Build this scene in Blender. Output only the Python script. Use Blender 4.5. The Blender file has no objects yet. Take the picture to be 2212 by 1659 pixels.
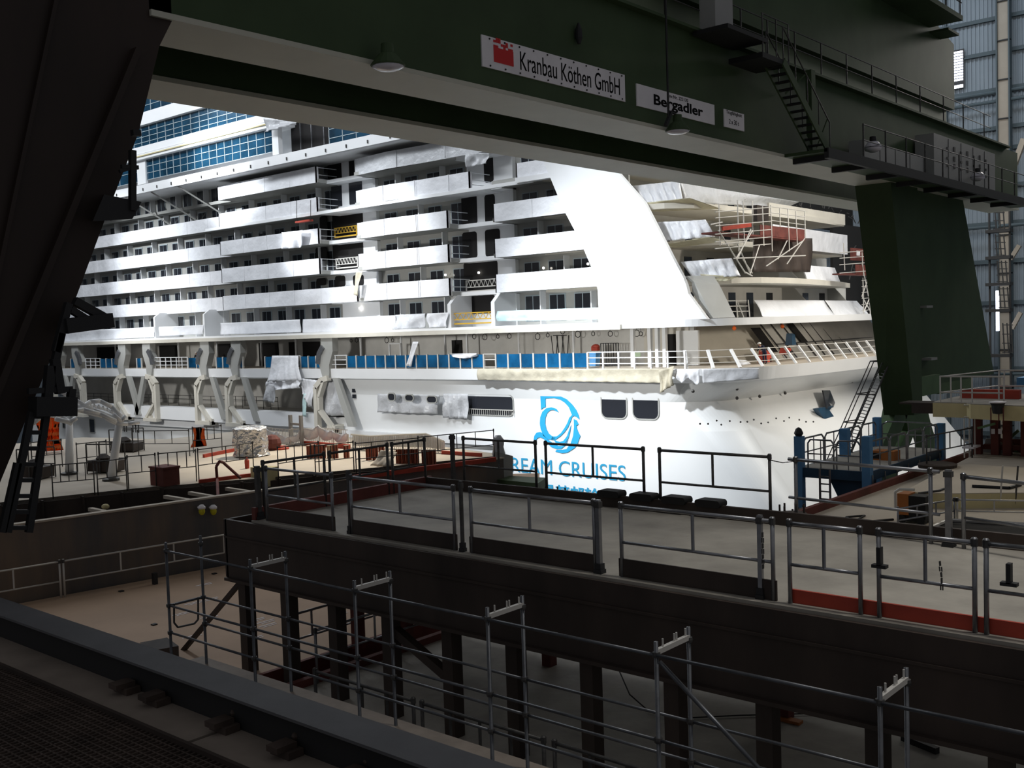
import bpy, bmesh, math, random
from mathutils import Vector, Matrix
from math import sin, cos, pi
random.seed(7)
SC = bpy.context.scene
COL = SC.collection
H = 24.0                      # eye height above the dock floor, metres
# ---- camera calibration (2212 x 1659 frame): two vanishing points of the hall's axes
CX, CY = 1106.0, 829.5
_a = Vector((-1500 - CX, 795 - CY)); _b = Vector((3050 - CX, 645 - CY))
F = math.sqrt(-_a.dot(_b))
AX = -Vector((-1500 - CX, -(795 - CY), -F)).normalized()
AY = Vector((3050 - CX, -(645 - CY), -F)).normalized()
AZ = AX.cross(AY)
def ray(px, py):
    c = Vector((px - CX, -(py - CY), -F))
    return Vector((AX.dot(c), AY.dot(c), AZ.dot(c)))
def P(px, py, X=None, Y=None, Z=None):
    """point of the sight line through a photo pixel on a plane X=, Y= or Z= (Z from eye level)"""
    d = ray(px, py)
    t = X / d.x if X is not None else (Y / d.y if Y is not None else Z / d.z)
    p = d * t
    return Vector((p.x, p.y, p.z + H))
def V(x, y, z): return Vector((x, y, z + H))
# ---- materials
def mat(name, col, rough=.6, metal=0., var=.0, scale=3., col2=None, bump=0., bscale=None, spec=.4, emit=None, estr=0., trans=0., alpha=1., stretch=None, coat=0.):
    m = bpy.data.materials.new(name); m.use_nodes = True
    nt = m.node_tree; b = nt.nodes['Principled BSDF']
    b.inputs['Base Color'].default_value = (*col, 1); b.inputs['Roughness'].default_value = rough
    b.inputs['Metallic'].default_value = metal; b.inputs['Specular IOR Level'].default_value = spec
    if coat: b.inputs['Coat Weight'].default_value = coat
    if trans: b.inputs['Transmission Weight'].default_value = trans
    if alpha < 1: b.inputs['Alpha'].default_value = alpha
    if emit: b.inputs['Emission Color'].default_value = (*emit, 1); b.inputs['Emission Strength'].default_value = estr
    tc = nt.nodes.new('ShaderNodeTexCoord'); mp = nt.nodes.new('ShaderNodeMapping')
    geo = nt.nodes.new('ShaderNodeNewGeometry')
    nt.links.new(geo.outputs['Position'], mp.inputs['Vector'])
    if stretch: mp.inputs['Scale'].default_value = stretch
    if var or col2:
        n = nt.nodes.new('ShaderNodeTexNoise'); n.inputs['Scale'].default_value = scale; n.inputs['Detail'].default_value = 6; n.inputs['Roughness'].default_value = .6
        nt.links.new(mp.outputs[0], n.inputs['Vector'])
        r = nt.nodes.new('ShaderNodeValToRGB'); r.color_ramp.elements[0].position = .32; r.color_ramp.elements[1].position = .68
        c2 = col2 or tuple(min(1, c * (1 + var)) for c in col); c1 = tuple(c * (1 - var) for c in col) if not col2 else col
        r.color_ramp.elements[0].color = (*c1, 1); r.color_ramp.elements[1].color = (*c2, 1)
        nt.links.new(n.outputs['Fac'], r.inputs[0]); nt.links.new(r.outputs[0], b.inputs['Base Color'])
    if bump:
        n2 = nt.nodes.new('ShaderNodeTexNoise'); n2.inputs['Scale'].default_value = bscale or scale; n2.inputs['Detail'].default_value = 4
        nt.links.new(mp.outputs[0], n2.inputs['Vector'])
        bp = nt.nodes.new('ShaderNodeBump'); bp.inputs['Strength'].default_value = bump; bp.inputs['Distance'].default_value = .3
        nt.links.new(n2.outputs['Fac'], bp.inputs['Height']); nt.links.new(bp.outputs[0], b.inputs['Normal'])
    return m
M = {}
M['white'] = mat('ship_white_paint', (.78, .79, .80), .45, var=.03, scale=.25)
M['hull'] = mat('hull_white_paint', (.76, .77, .77), .42, var=.04, scale=.12, bump=.05, bscale=.6)
M['cream'] = mat('primer_cream', (.60, .57, .50), .6, var=.08, scale=.4)
M['film'] = mat('white_film', (.74, .75, .78), .38, var=.09, scale=.45, bump=.55, bscale=.8)
M['sheet'] = mat('plastic_sheet', (.74, .75, .78), .28, var=.04, scale=1., bump=.5, bscale=1.3)
M['sheetgrey'] = mat('grey_plastic_sheet', (.52, .53, .55), .28, var=.06, scale=1., bump=.5, bscale=1.5)
M['sheetaqua'] = mat('aqua_plastic_film', (.55, .74, .74), .25, var=.08, scale=.8, bump=.4, bscale=1.2)
M['tan'] = mat('tan_canvas', (.50, .46, .36), .8, var=.1, scale=.9, bump=.5, bscale=1.1)
M['yellowsheet'] = mat('yellowed_sheet', (.60, .56, .40), .5, var=.1, scale=.9, bump=.5, bscale=1.1)
M['wall'] = mat('cabin_wall_grey', (.36, .36, .34), .6, var=.05, scale=.4)
M['promwall'] = mat('promenade_primer', (.56, .55, .52), .7, var=.12, scale=.35)
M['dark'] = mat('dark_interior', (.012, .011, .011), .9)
M['pane'] = mat('window_glass_dark', (.02, .022, .028), .12, spec=.6)
M['blueglass'] = mat('blue_glazing', (.008, .04, .075), .15, var=.4, scale=.5, spec=.6)
M['bluefilm'] = mat('blue_film_glass', (.005, .075, .18), .2, var=.6, scale=.35, spec=.5)
M['mullion'] = mat('mullion_pale', (.36, .42, .45), .4)
M['logo'] = mat('logo_blue', (.03, .36, .66), .4)
M['logodeep'] = mat('lettering_blue', (.03, .30, .52), .4)
M['galv'] = mat('galvanised_tube', (.26, .265, .28), .32, metal=.75, var=.15, scale=6)
M['galvdark'] = mat('worn_tube', (.07, .068, .066), .5, metal=.4, var=.3, scale=8)
M['scafwhite'] = mat('pale_tube', (.62, .60, .56), .45, metal=.3)
M['rust'] = mat('red_primer', (.13, .034, .026), .75, var=.35, scale=1.2)
M['profile'] = mat('profile_primer', (.30, .085, .05), .7, var=.25, scale=2)
M['rustbright'] = mat('red_primer_fresh', (.42, .055, .03), .65, var=.25, scale=1.)
M['darksteel'] = mat('dark_mill_steel', (.042, .030, .024), .62, var=.4, scale=.9, stretch=(1, 1, .35))
M['wallsteel'] = mat('stained_side_steel', (.075, .08, .088), .6, col2=(.20, .15, .11), scale=.8, stretch=(1, 1, .18))
M['deck'] = mat('deck_grey', (.34, .315, .27), .7, var=.25, scale=.7, bump=.06, bscale=2)
M['deckwarm'] = mat('deck_tan', (.46, .32, .22), .75, var=.10, scale=.35)
M['deckbeige'] = mat('deck_beige', (.50, .44, .36), .75, var=.10, scale=.3)
M['concrete'] = mat('floor_concrete', (.20, .20, .19), .85, var=.15, scale=.3)
M['crane'] = mat('crane_green', (.052, .082, .038), .55, var=.14, scale=.5, spec=.2)
M['cranelite'] = mat('crane_green_pale', (.15, .185, .11), .5, var=.1, scale=.5)  # lighter tone of the crane green
M['cranefl'] = mat('crane_flange_bounce', (.56, .55, .46), .55, var=.06, scale=.5)  # girder undersides: light bounced up from below is put into this colour
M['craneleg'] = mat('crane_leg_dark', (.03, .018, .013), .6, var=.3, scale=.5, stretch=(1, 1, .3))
M['cranestrut'] = mat('crane_strut_green', (.10, .17, .075), .5, var=.15, scale=.8)
M['blacksteel'] = mat('black_steel', (.02, .02, .021), .6)
M['sign'] = mat('sign_white', (.84, .81, .84), .5, var=.05, scale=2)
M['ink'] = mat('sign_ink', (.008, .008, .009), .9, spec=.1)
M['red'] = mat('sign_red', (.62, .02, .02), .5)
M['yellow'] = mat('yellow_paint', (.55, .33, .03), .5, var=.1, scale=2)
M['hiviz'] = mat('hi_vis_yellow', (.55, .5, .02), .6)
M['orange'] = mat('orange_paint', (.75, .13, .015), .5, var=.2, scale=2)
M['orangedull'] = mat('orange_dull', (.42, .14, .03), .5, var=.1, scale=2)
M['blue'] = mat('blue_paint', (.10, .27, .50), .5, var=.1, scale=2)
M['bluedk'] = mat('blue_paint_dark', (.02, .06, .11), .5, var=.2, scale=2)
M['foil'] = mat('silver_foil', (.62, .61, .60), .22, metal=.9, var=.1, scale=2, bump=.9, bscale=3.5)
M['beigeedge'] = mat('yellowed_primer', (.60, .52, .28), .7, var=.18, scale=.7, stretch=(1, 1, .3))
M['hallwall'] = mat('hall_cladding', (.20, .24, .28), .6, var=.06, scale=.3)
M['girt'] = mat('hall_girt', (.06, .085, .10), .6)
M['column'] = mat('hall_column_beige', (.30, .265, .22), .6, var=.08, scale=.5)
M['lampglow'] = mat('work_lamp_glow', (1, 1, 1), .4, emit=(1, .95, .85), estr=12)
M['window'] = mat('bright_window', (.8, .85, 1), .3, emit=(.80, .86, 1), estr=5.)
M['lampglass'] = mat('lamp_glass', (.75, .72, .8), .15, spec=.7)
M['cabinet'] = mat('cabinet_grey', (.34, .34, .33), .5, var=.04, scale=1)
M['grate'] = mat('grating_rust', (.07, .05, .04), .7, var=.4, scale=3)
M['navy'] = mat('navy_cloth', (.015, .02, .05), .8)
M['skin'] = mat('skin', (.45, .27, .2), .6)
M['helmet'] = mat('helmet_white', (.8, .8, .78), .35)
M['black'] = mat('black_rubber', (.012, .012, .012), .7)
M['tubedim'] = mat('darker_tube', (.10, .105, .115), .4, metal=.6, var=.25, scale=5)  # darker variant of the galvanised tube, for the front scaffold
M['flange'] = mat('worn_flange', (.115, .115, .12), .55, var=.2, scale=1.2)
M['plate'] = mat('walkway_plate', (.24, .20, .165), .7, var=.2, scale=1.5)
# ---- mesh builder
class MB:
    def __init__(s): s.v = []; s.f = []; s.m = []; s.mi = 0
    def _add(s, vs, fs):
        o = len(s.v); s.v += [Vector(p) for p in vs]
        for f in fs: s.f.append([o + i for i in f]); s.m.append(s.mi)
        return s
    def box(s, x0, x1, y0, y1, z0, z1):
        x0, x1 = sorted((x0, x1)); y0, y1 = sorted((y0, y1)); z0, z1 = sorted((z0, z1))
        return s._add([V(x, y, z) for z in (z0, z1) for y in (y0, y1) for x in (x0, x1)],
                      [(0, 2, 3, 1), (4, 5, 7, 6), (0, 1, 5, 4), (2, 6, 7, 3), (0, 4, 6, 2), (1, 3, 7, 5)])
    def hexa(s, pts):        # 4 bottom + 4 top, both counter-clockwise
        return s._add(pts, [(3, 2, 1, 0), (4, 5, 6, 7), (0, 1, 5, 4), (1, 2, 6, 5), (2, 3, 7, 6), (3, 0, 4, 7)])
    def bar(s, p, q, w=.1, h=None, up=None):
        h = h or w; p = Vector(p); q = Vector(q); d = (q - p).normalized()
        up = Vector(up) if up else (Vector((0, 0, 1)) if abs(d.z) < .95 else Vector((0, 1, 0)))
        a = d.cross(up).normalized() * w / 2; b = a.cross(d).normalized() * h / 2
        return s._add([e + k for e in (p, q) for k in (-a - b, a - b, a + b, -a + b)],
                      [(0, 1, 2, 3), (7, 6, 5, 4), (0, 4, 5, 1), (1, 5, 6, 2), (2, 6, 7, 3), (3, 7, 4, 0)])
    def tube(s, p, q, r=.03, n=6, r2=None):
        p = Vector(p); q = Vector(q); d = (q - p)
        if d.length < 1e-6: return s
        d.normalize(); r2 = r if r2 is None else r2
        u = d.orthogonal().normalized(); w = d.cross(u)
        vs = [e + (u * cos(2 * pi * i / n) + w * sin(2 * pi * i / n)) * rr for e, rr in ((p, r), (q, r2)) for i in range(n)]
        fs = [(i, (i + 1) % n, n + (i + 1) % n, n + i) for i in range(n)] + [tuple(range(n))[::-1], tuple(range(n, 2 * n))]
        return s._add(vs, fs)
    def path(s, pts, r=.03, n=6):
        for a, b in zip(pts, pts[1:]): s.tube(a, b, r, n)
        return s
    def prism(s, pts, ext):
        pts = [Vector(p) for p in pts]; ext = Vector(ext); n = len(pts)
        return s._add(pts + [p + ext for p in pts], [tuple(range(n))[::-1], tuple(range(n, 2 * n))] + [(i, (i + 1) % n, n + (i + 1) % n, n + i) for i in range(n)])
    def sphere(s, c, r, n=10, m=6, sz=1.):
        c = Vector(c); vs = []; fs = []
        for j in range(m + 1):
            a = pi * j / m
            for i in range(n): vs.append(c + Vector((r * sin(a) * cos(2 * pi * i / n), r * sin(a) * sin(2 * pi * i / n), r * sz * cos(a))))
        for j in range(m):
            for i in range(n): fs.append((j * n + i, (j + 1) * n + i, (j + 1) * n + (i + 1) % n, j * n + (i + 1) % n))
        return s._add(vs, fs)
    def lathe(s, c, prof, n=14, ax=None):
        c = Vector(c); vs = []; fs = []
        A = Vector(ax).normalized() if ax else Vector((0, 0, 1)); u = A.orthogonal().normalized(); w = A.cross(u)
        for r, z in prof:
            for i in range(n): vs.append(c + A * z + (u * cos(2 * pi * i / n) + w * sin(2 * pi * i / n)) * r)
        for j in range(len(prof) - 1):
            for i in range(n): fs.append((j * n + i, j * n + (i + 1) % n, (j + 1) * n + (i + 1) % n, (j + 1) * n + i))
        fs.append(tuple(range(n))[::-1]); fs.append(tuple(range((len(prof) - 1) * n, len(prof) * n)))
        return s._add(vs, fs)
    def grid(s, fn, nu, nv, thick=None):
        vs = [fn(i / nu, j / nv) for j in range(nv + 1) for i in range(nu + 1)]; W = nu + 1
        fs = [(j * W + i, j * W + i + 1, (j + 1) * W + i + 1, (j + 1) * W + i) for j in range(nv) for i in range(nu)]
        if thick is None: return s._add(vs, fs)
        t = Vector(thick); n = len(vs)
        f2 = [tuple(n + k for k in f[::-1]) for f in fs]
        rim = [i for i in range(W)] + [j * W + nu for j in range(1, nv + 1)] + [nv * W + i for i in range(nu - 1, -1, -1)] + [j * W for j in range(nv - 1, 0, -1)]
        f3 = [(rim[(k + 1) % len(rim)], rim[k], n + rim[k], n + rim[(k + 1) % len(rim)]) for k in range(len(rim))]
        return s._add(vs + [p + t for p in vs], fs + f2 + f3)
    def build(s, name, m, parent=None, label=None, cat=None, group=None, kind=None, smooth=False):
        ms = m if isinstance(m, (list, tuple)) else [m]
        if s.v:
            lo = Vector([min(p[i] for p in s.v) for i in range(3)]); hi = Vector([max(p[i] for p in s.v) for i in range(3)])
            c = (lo + hi) / 2; c.z = lo.z
        else: c = Vector((0, 0, 0))
        me = bpy.data.meshes.new(name); me.from_pydata([p - c for p in s.v], [], s.f); me.update()
        bm = bmesh.new(); bm.from_mesh(me); bmesh.ops.recalc_face_normals(bm, faces=bm.faces); bm.to_mesh(me); bm.free()
        for k in ms: me.materials.append(M[k])
        if len(ms) > 1: me.polygons.foreach_set('material_index', s.m)
        if smooth: me.polygons.foreach_set('use_smooth', [True] * len(me.polygons))
        o = bpy.data.objects.new(name, me); COL.objects.link(o); o.location = c
        if parent: adopt(o, parent)
        return tag(o, label, cat, group, kind)
def each(mb, name, m, parent=None, cap=100, **k):
    """one object per loose piece of the builder"""
    p = list(range(len(mb.v)))
    def fd(i):
        while p[i] != i: p[i] = p[p[i]]; i = p[i]
        return i
    for f in mb.f:
        for q in f[1:]: p[fd(q)] = fd(f[0])
    grp = {}
    for fi, f in enumerate(mb.f): grp.setdefault(fd(f[0]), []).append(fi)
    out = []
    for fl in grp.values():
        n = MB(); ix = {}
        for fi in fl:
            for q in mb.f[fi]:
                if q not in ix: ix[q] = len(n.v); n.v.append(mb.v[q])
            n.f.append([ix[q] for q in mb.f[fi]]); n.m.append(mb.m[fi])
        out.append(n.build(name, m, parent, **k))
    return out
def wloc(o):
    l = o.location.copy()
    return l + wloc(o.parent) if o.parent else l
def adopt(o, parent): o.parent = parent; o.location = o.location - wloc(parent)
def tag(o, label=None, cat=None, group=None, kind=None):
    if label: o['label'] = label
    if cat: o['category'] = cat
    if group: o['group'] = group
    if kind: o['kind'] = kind
    return o
def empty(name, p, label, cat, group=None):
    o = bpy.data.objects.new(name, None); COL.objects.link(o); o.location = Vector(p); o.empty_display_size = .3
    return tag(o, label, cat, group)
def copy_tree(o, parent=None):
    c = o.copy(); COL.objects.link(c)
    if parent: c.parent = parent
    for ch in list(o.children): copy_tree(ch, c)
    return c
def text_mesh(body, size, wx=1., bold=0., font=None):
    cu = bpy.data.curves.new('t', 'FONT'); cu.body = body; cu.size = size; cu.offset = bold; cu.extrude = .004; cu.resolution_u = 4
    ob = bpy.data.objects.new('t', cu); COL.objects.link(ob)
    dg = bpy.context.evaluated_depsgraph_get(); dg.update()
    me = bpy.data.meshes.new_from_object(ob.evaluated_get(dg)); bpy.data.objects.remove(ob); bpy.data.curves.remove(cu)
    return me
def fit_text(name, body, o, xdir, ydir, width, height, mt, parent=None, bold=0., depth=.004):
    """lettering fitted into a width x height box, lower left corner at o"""
    me = text_mesh(body, 1., bold=bold)
    xs = [v.co.x for v in me.vertices]; ys = [v.co.y for v in me.vertices]
    x0, x1, y0, y1 = min(xs), max(xs), min(ys), max(ys)
    xd = Vector(xdir).normalized(); yd = Vector(ydir).normalized(); nd = xd.cross(yd)
    c = Vector(o)
    for v in me.vertices:
        v.co = xd * ((v.co.x - x0) / (x1 - x0) * width) + yd * ((v.co.y - y0) / (y1 - y0) * height) + nd * (v.co.z * depth / .004)
    me.materials.clear(); me.materials.append(M[mt])
    ob = bpy.data.objects.new(name, me); COL.objects.link(ob); ob.location = c
    if parent: adopt(ob, parent)
    return ob
def bil(c, u, v):           # corners tl, tr, br, bl
    return (c[0] * (1 - u) + c[1] * u) * (1 - v) + (c[3] * (1 - u) + c[2] * u) * v
def cloth(name, c, mt, label=None, cat=None, folds=5, amp=.12, n=None, sag=.0, seed=0, parent=None, group=None, nu=26, nv=10, ripple=.0):
    rg = random.Random(seed); c = [Vector(k) for k in c]
    n = Vector(n) if n else Vector((0, -1, 0))
    ph = [rg.uniform(0, 6.28) for _ in range(6)]
    dn = (c[3] - c[0]).normalized()
    def fn(u, v):
        p = bil(c, u, v)
        k = amp * (.25 + .75 * v) * (sin(2 * pi * folds * u + ph[0] + 1.4 * sin(3 * v + ph[1])) * .6 + .4 * sin(2 * pi * folds * 1.7 * u + ph[2] - 2 * v))
        k += amp * .5 * sin(5 * v + 4 * u + ph[3])
        p = p + n * (k + amp)
        p = p + dn * (sag * sin(pi * u) * v + ripple * v * sin(2 * pi * folds * .5 * u + ph[4]))
        return p
    return MB().grid(fn, nu, nv, thick=-n * .02).build(name, mt, parent, label, cat, group, smooth=True)
# ================= setting: hall floor, far wall =================
MB().box(-190, 70, -45, 119, -H - .4, -H).build('floor', 'concrete', kind='structure')
MB().box(-190.4, -190, -45, 119, -H, 48).build('wall_left', 'hallwall', kind='structure')
b = MB(); Yw = 118.0
b.box(-190, 70, Yw + .3, Yw + .6, -H, 48); b.build('wall_far', 'hallwall', kind='structure')
b = MB()                                      # trapezoidal cladding ribs and girts of the far wall
x = -60.
while x < -14:
    b.box(x, x + .16, Yw + .18, Yw + .3, -H, 48); x += .42
b.build('trim_cladding', 'hallwall', kind='structure')
b = MB()
for z in [-20, -13, -6, 1.0, 5.4, 9.4, 13.3, 17.2, 19.4, 23.4, 27.3, 30.8, 34.7, 38.6, 42.5]:
    b.box(-190, 70, Yw - .05, Yw + .2, z - .22, z + .22); b.box(-190, 70, Yw - .25, Yw - .05, z - .22, z - .12)
for x in [-38.6, -26, -50]: b.box(x, x + .25, Yw - .1, Yw + .2, -H, 46)
b.build('trim_girts', 'girt', kind='structure')
b = MB()
p0 = P(2054, 112, Y=Yw - .3); p1 = P(2080, 173, Y=Yw - .3)
z0, z1 = p1.z - H, p0.z - H; x0, x1 = p0.x - 1.5, p1.x
for k in range(11):
    zz = z0 + (z1 - z0) * k / 11; b.box(x0, x1, Yw - .35, Yw - .25, zz + .02, zz + (z1 - z0) / 11 - .1)
b.box(x0, x1, Yw - .35, Yw - .25, z0 - .75, z0 - .45)
b.build('window_1', 'window', kind='structure')
MB().box(x0 - .1, x1 + .12, Yw - .25, Yw - .15, z0 - .8, z1 + .1).build('trim_window', 'blacksteel', kind='structure')
# steel wall column (two chords with a beige web) and its neighbour
for k, (xa, xb) in enumerate([(-32.95, -31.6), (-24.6, -23.2), (-41.6, -40.2)]):
    b = MB(); yy = Yw - 1.6
    b.box(xa + .12, xb - .12, yy + .3, yy + .5, -H, 46); b.mi = 1
    b.box(xa, xa + .14, yy, yy + .9, -H, 46); b.box(xb - .14, xb, yy, yy + .9, -H, 46); b.mi = 2
    for z in range(-20, 46, 4): b.box(xa, xb, yy + .1, yy + .6, z, z + .12)
    b.build('column_%d' % (k + 1), ['column', 'girt', 'blacksteel'], kind='structure')
b = MB()
for k, z in enumerate([23.0, 22.0, -6.5, 9.]): b.tube(V(-60, Yw - .8 - .2 * k, z), V(60, Yw - .8 - .2 * k, z), .18, 8)
b.build('trim_pipes', 'girt', kind='structure')
# ================= the white ship =================
ship = empty('cruise_ship', V(-85, 84, -H), 'white cruise ship fitting out in the dock behind the crane, balconies wrapped in film', 'ship')
YS = 64.0
# ---- hull: loft of waterlines round side and stern
def waterline(z, ys, xs, r):
    ye = 2 * 84 - ys; pts = []
    for x in (-142, -120, -100, -76.5, -60, -50, xs - r): pts.append(V(x, ys, z))
    for k in range(1, 17):
        a = pi / 2 * k / 16; pts.append(V(xs - r + r * sin(a), ys + r - r * cos(a), z))
    for k in range(1, 12): 
        y = ys + r + (ye - ys - 2 * r) * k / 12; bulge = .9 * (1 - ((y - 84) / 20) ** 2)
        pts.append(V(xs + bulge, y, z))
    for k in range(0, 9):
        a = pi / 2 * k / 8; pts.append(V(xs - r + r * cos(a), ye - r + r * sin(a), z))
    for x in (-60, -142): pts.append(V(x, ye, z))
    return pts
LV = [(-4.3, 63.6, -34.6, 4.6), (-5.7, 64., -37.2, 3.6), (-7.7, 64, -35.4, 2.6), (-8.9, 64, -34.5, 2.4), (-12.9, 64, -31.4, 2.2), (-17, 64, -29.2, 2.), (-H + .1, 64, -27, 2.)]
rings = [waterline(*l) for l in LV]; n = len(rings[0])
b = MB()
for j in range(len(rings) - 1):
    for i in range(n - 1):
        if i < 3 and j < 2: continue                       # the lifeboat recess
        b._add([rings[j][i], rings[j][i + 1], rings[j + 1][i + 1], rings[j + 1][i]], [(0, 1, 2, 3)])
b.build('hull', 'hull', ship, smooth=False)
b = MB()                                                    # lifeboat recess
b.box(-142, -76.5, 68.6, 68.8, -9, -4.1); b.box(-142, -76.5, 64, 68.7, -7.9, -7.7); b.box(-76.6, -76.4, 64, 68.7, -7.8, -4.2)
b.build('boat_recess', 'promwall', ship)
b = MB(); b.box(-127.5, -79.5, 62.9, 64.0, -8.95, -7.55); b.build('recess_bulwark', 'white', ship)
b = MB()                                                    # rubbing strake with tapered end
b.prism([V(-116, 63.4, -9.0), V(-58.2, 63.4, -9.05), V(-56.6, 63.4, -9.6), V(-116, 63.4, -9.9)], (0, .7, 0)); b.build('rubbing_strake', 'white', ship)
# ---- promenade deck edge band round the stern, deck, walls
def edge(z, ys, xs, r): return waterline(z, ys, xs, r)
A = edge(-3.23, 62.9, -33.9, 4.8); B = edge(-4.15, 63.0, -34.1, 4.8); C = edge(-4.3, 63.6, -34.6, 4.6)
b = MB()
for i in range(n - 1):
    for (q, w) in ((A, B), (B, C)): b._add([q[i], q[i + 1], w[i + 1], w[i]], [(0, 1, 2, 3)])
b.build('promenade_edge', 'white', ship)
b = MB(); b._add(A, [tuple(range(n))[::-1]]); b.build('promenade_deck', 'deckbeige', ship)
E2 = edge(.22, 62.7, -35.6, 4.5); E3 = edge(-.3, 62.7, -35.6, 4.5)
b = MB()
for i in range(n - 1): b._add([E2[i], E2[i + 1], E3[i + 1], E3[i]], [(0, 1, 2, 3)])
b._add(E2, [tuple(range(n))[::-1]]); b._add(E3, [tuple(range(n))]); b.build('deck_overhang', 'white', ship)
b = MB(); b.box(-142, -43.5, 62.45, 62.7, -.34, .02); b.build('overhang_trim', 'cream', ship)
b = MB(); b.box(-77, -40.6, 67.9, 68.2, -3.3, -.2); b.build('promenade_wall', 'promwall', ship)
b = MB(); b.box(-142, -77, 68.3, 68.5, -3.3, -.2); b.build('promenade_wall', 'promwall', ship, label='dark shaded wall behind the boat deck')
# sloped stern house walls: tan bays, panelled grey part
def sp(px, py, X): return P(px, py, X=X)
b = MB()
b._add([V(-41.5, 68, -3.3), V(-40.2, 72.5, -3.3), V(-42.6, 72.5, -.2), V(-43.6, 68, -.2)], [(0, 1, 2, 3)])
b.box(-45, -41, 67.8, 68, -3.3, -.2); b.build('stern_house_wall', 'cream', ship, label='tan primer wall of the stern house')
b = MB()
b._add([V(-40.2, 72.5, -3.3), V(-38.2, 78, -3.3), V(-40.6, 78, -.2), V(-42.6, 72.5, -.2)], [(0, 1, 2, 3)]); b.build('stern_house_wall', 'cream', ship)
b = MB()
b._add([V(-38.2, 78, -3.3), V(-37.8, 100, -3.3), V(-40.2, 100, -.2), V(-40.6, 78, -.2)], [(0, 1, 2, 3)])
b.build('stern_house_wall', 'promwall', ship, label='grey panelled wall of the stern house')
b = MB()
for k in range(12):
    y = 78 + k * 1.8; b.bar(V(-38.05, y, -3.2), V(-40.45, y, -.25), .09)
b.bar(V(-39.0, 78, -2.0), V(-38.9, 99, -2.0), .09)
each(b, 'wall_stiffener', 'galvdark', ship)
b = MB()
b._add([V(-38.75, 76.2, -2.6), V(-38.45, 77.2, -2.6), V(-40.0, 77.2, -.6), V(-40.35, 76.2, -.6)], [(0, 1, 2, 3)])
b._add([V(-38.85, 82.4, -2.0), V(-38.85, 83.6, -2.0), V(-40.2, 83.6, -.35), V(-40.2, 82.4, -.35)], [(0, 1, 2, 3)])
each(b, 'stern_doorway', 'dark', ship)
b = MB()                                                    # pillars of the promenade
for px in [250, 386, 470, 565, 640, 780, 868, 963, 1010, 1122, 1240]:
    q = P(px, 760, Y=66.5); b.box(q.x - .07, q.x + .07, 66.4, 66.55, -3.23, -.3)
for px in [1367, 1404, 1420, 1436]:
    q = P(px, 760, Y=65.5); b.box(q.x - .14, q.x + .14, 65.4, 65.7, -3.23, -.3)
each(b, 'promenade_pillar', 'white', ship)
for (pa, pb, ya, yb, nm) in [(977, 999, 735, 765, 'doorway'), (1439, 1462, 722, 790, 'doorway'), (885, 911, 735, 793, 'door_frame')]:
    a = P(pa, ya, Y=67.85); c = P(pb, yb, Y=67.85)
    b = MB()
    if nm == 'doorway': b.box(a.x, c.x, 67.75, 67.88, max(c.z - H, -3.2), a.z - H); b.build(nm, 'dark', ship)
    else:
        for q in (a.x, c.x): b.box(q - .06, q + .06, 65.2, 65.35, -3.2, -1.0)
        b.box(a.x, c.x, 65.2, 65.35, -1.1, -1.0); b.build(nm, 'white', ship)
b = MB(); a = P(1463, 715, Y=67.8); c = P(1512, 790, Y=67.8); b.box(a.x, c.x, 67.6, 67.8, -3.2, -.6); b.build('wall_panel', 'white', ship)
for (pa, pb, ya) in [(470, 520, 740), (345, 385, 745), (210, 270, 748), (560, 600, 745), (625, 640, 742), (655, 690, 742)]:
    a = P(pa, ya, Y=68.2); c = P(pb, ya, Y=68.2); b = MB(); b.box(a.x, c.x, 68.1, 68.28, -3.2, -.7); b.build('boat_deck_opening', 'dark', ship)
# ---- railings of the promenade
rail = MB()
def railpost(x, y=63.05, z0=-3.23, z1=-2.0, w=.15): rail.box(x - w / 2, x + w / 2, y - w / 2, y + w / 2, z0, z1)
def gpanel(xa, xb):
    MB().box(xa + .08, xb - .08, 63.03, 63.06, -3.12, -2.06).build('glass_panel', 'bluefilm', ship)
def pxX(px): return P(px, 780, Y=63.05).x
glist = [(750, 1270, 21, (13, )), (385 + 22, 444, 2, ()), (468, 525, 4, ()), (573, 590, 1, ()), (650, 700, 3, ()), (217, 268, 4, ()), (296, 306, 1, ()), (153, 163, 1, ()), (118, 126, 1, ())]
for (pa, pb, k, skip) in glist:
    xa, xb = pxX(pa), pxX(pb); st = (xb - xa) / k
    for i in range(k + 1): railpost(xa + i * st)
    for i in range(k):
        if i not in skip: gpanel(xa + i * st, xa + (i + 1) * st)
        else:
            for z in (-2.05, -2.5, -3.1): rail.tube(V(xa + i * st, 63.05, z), V(xa + (i + 1) * st, 63.05, z), .04)
each(rail, 'railing_post', 'scafwhite', ship)
rail = MB()
for (pa, pb, k) in [(1270, 1480, 6), (335, 405, 6), (185, 217, 3), (700, 750, 2), (600, 650, 2)]:
    xa, xb = pxX(pa), pxX(pb)
    rail = MB()
    for i in range(k + 1): railpost(xa + (xb - xa) * i / k, w=.12 if pa > 1000 else .08)
    for z in (-2.0, -2.42, -2.85): rail.tube(V(xa, 63.05, z), V(xb, 63.05, z), .035)
    rail.build('tube_railing', 'white', ship)
rail = MB()                                                 # slanted stanchions round the stern
def along(poly, s):
    L = [0]
    for p, q in zip(poly, poly[1:]): L.append(L[-1] + (q - p).length)
    s = max(0, min(L[-1] - 1e-6, s))
    for i in range(len(L) - 1):
        if L[i + 1] >= s:
            t = (s - L[i]) / (L[i + 1] - L[i]); p = poly[i].lerp(poly[i + 1], t); d = (poly[i + 1] - poly[i]).normalized(); return p, d
stern = A[6:42]; tops = []
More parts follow.
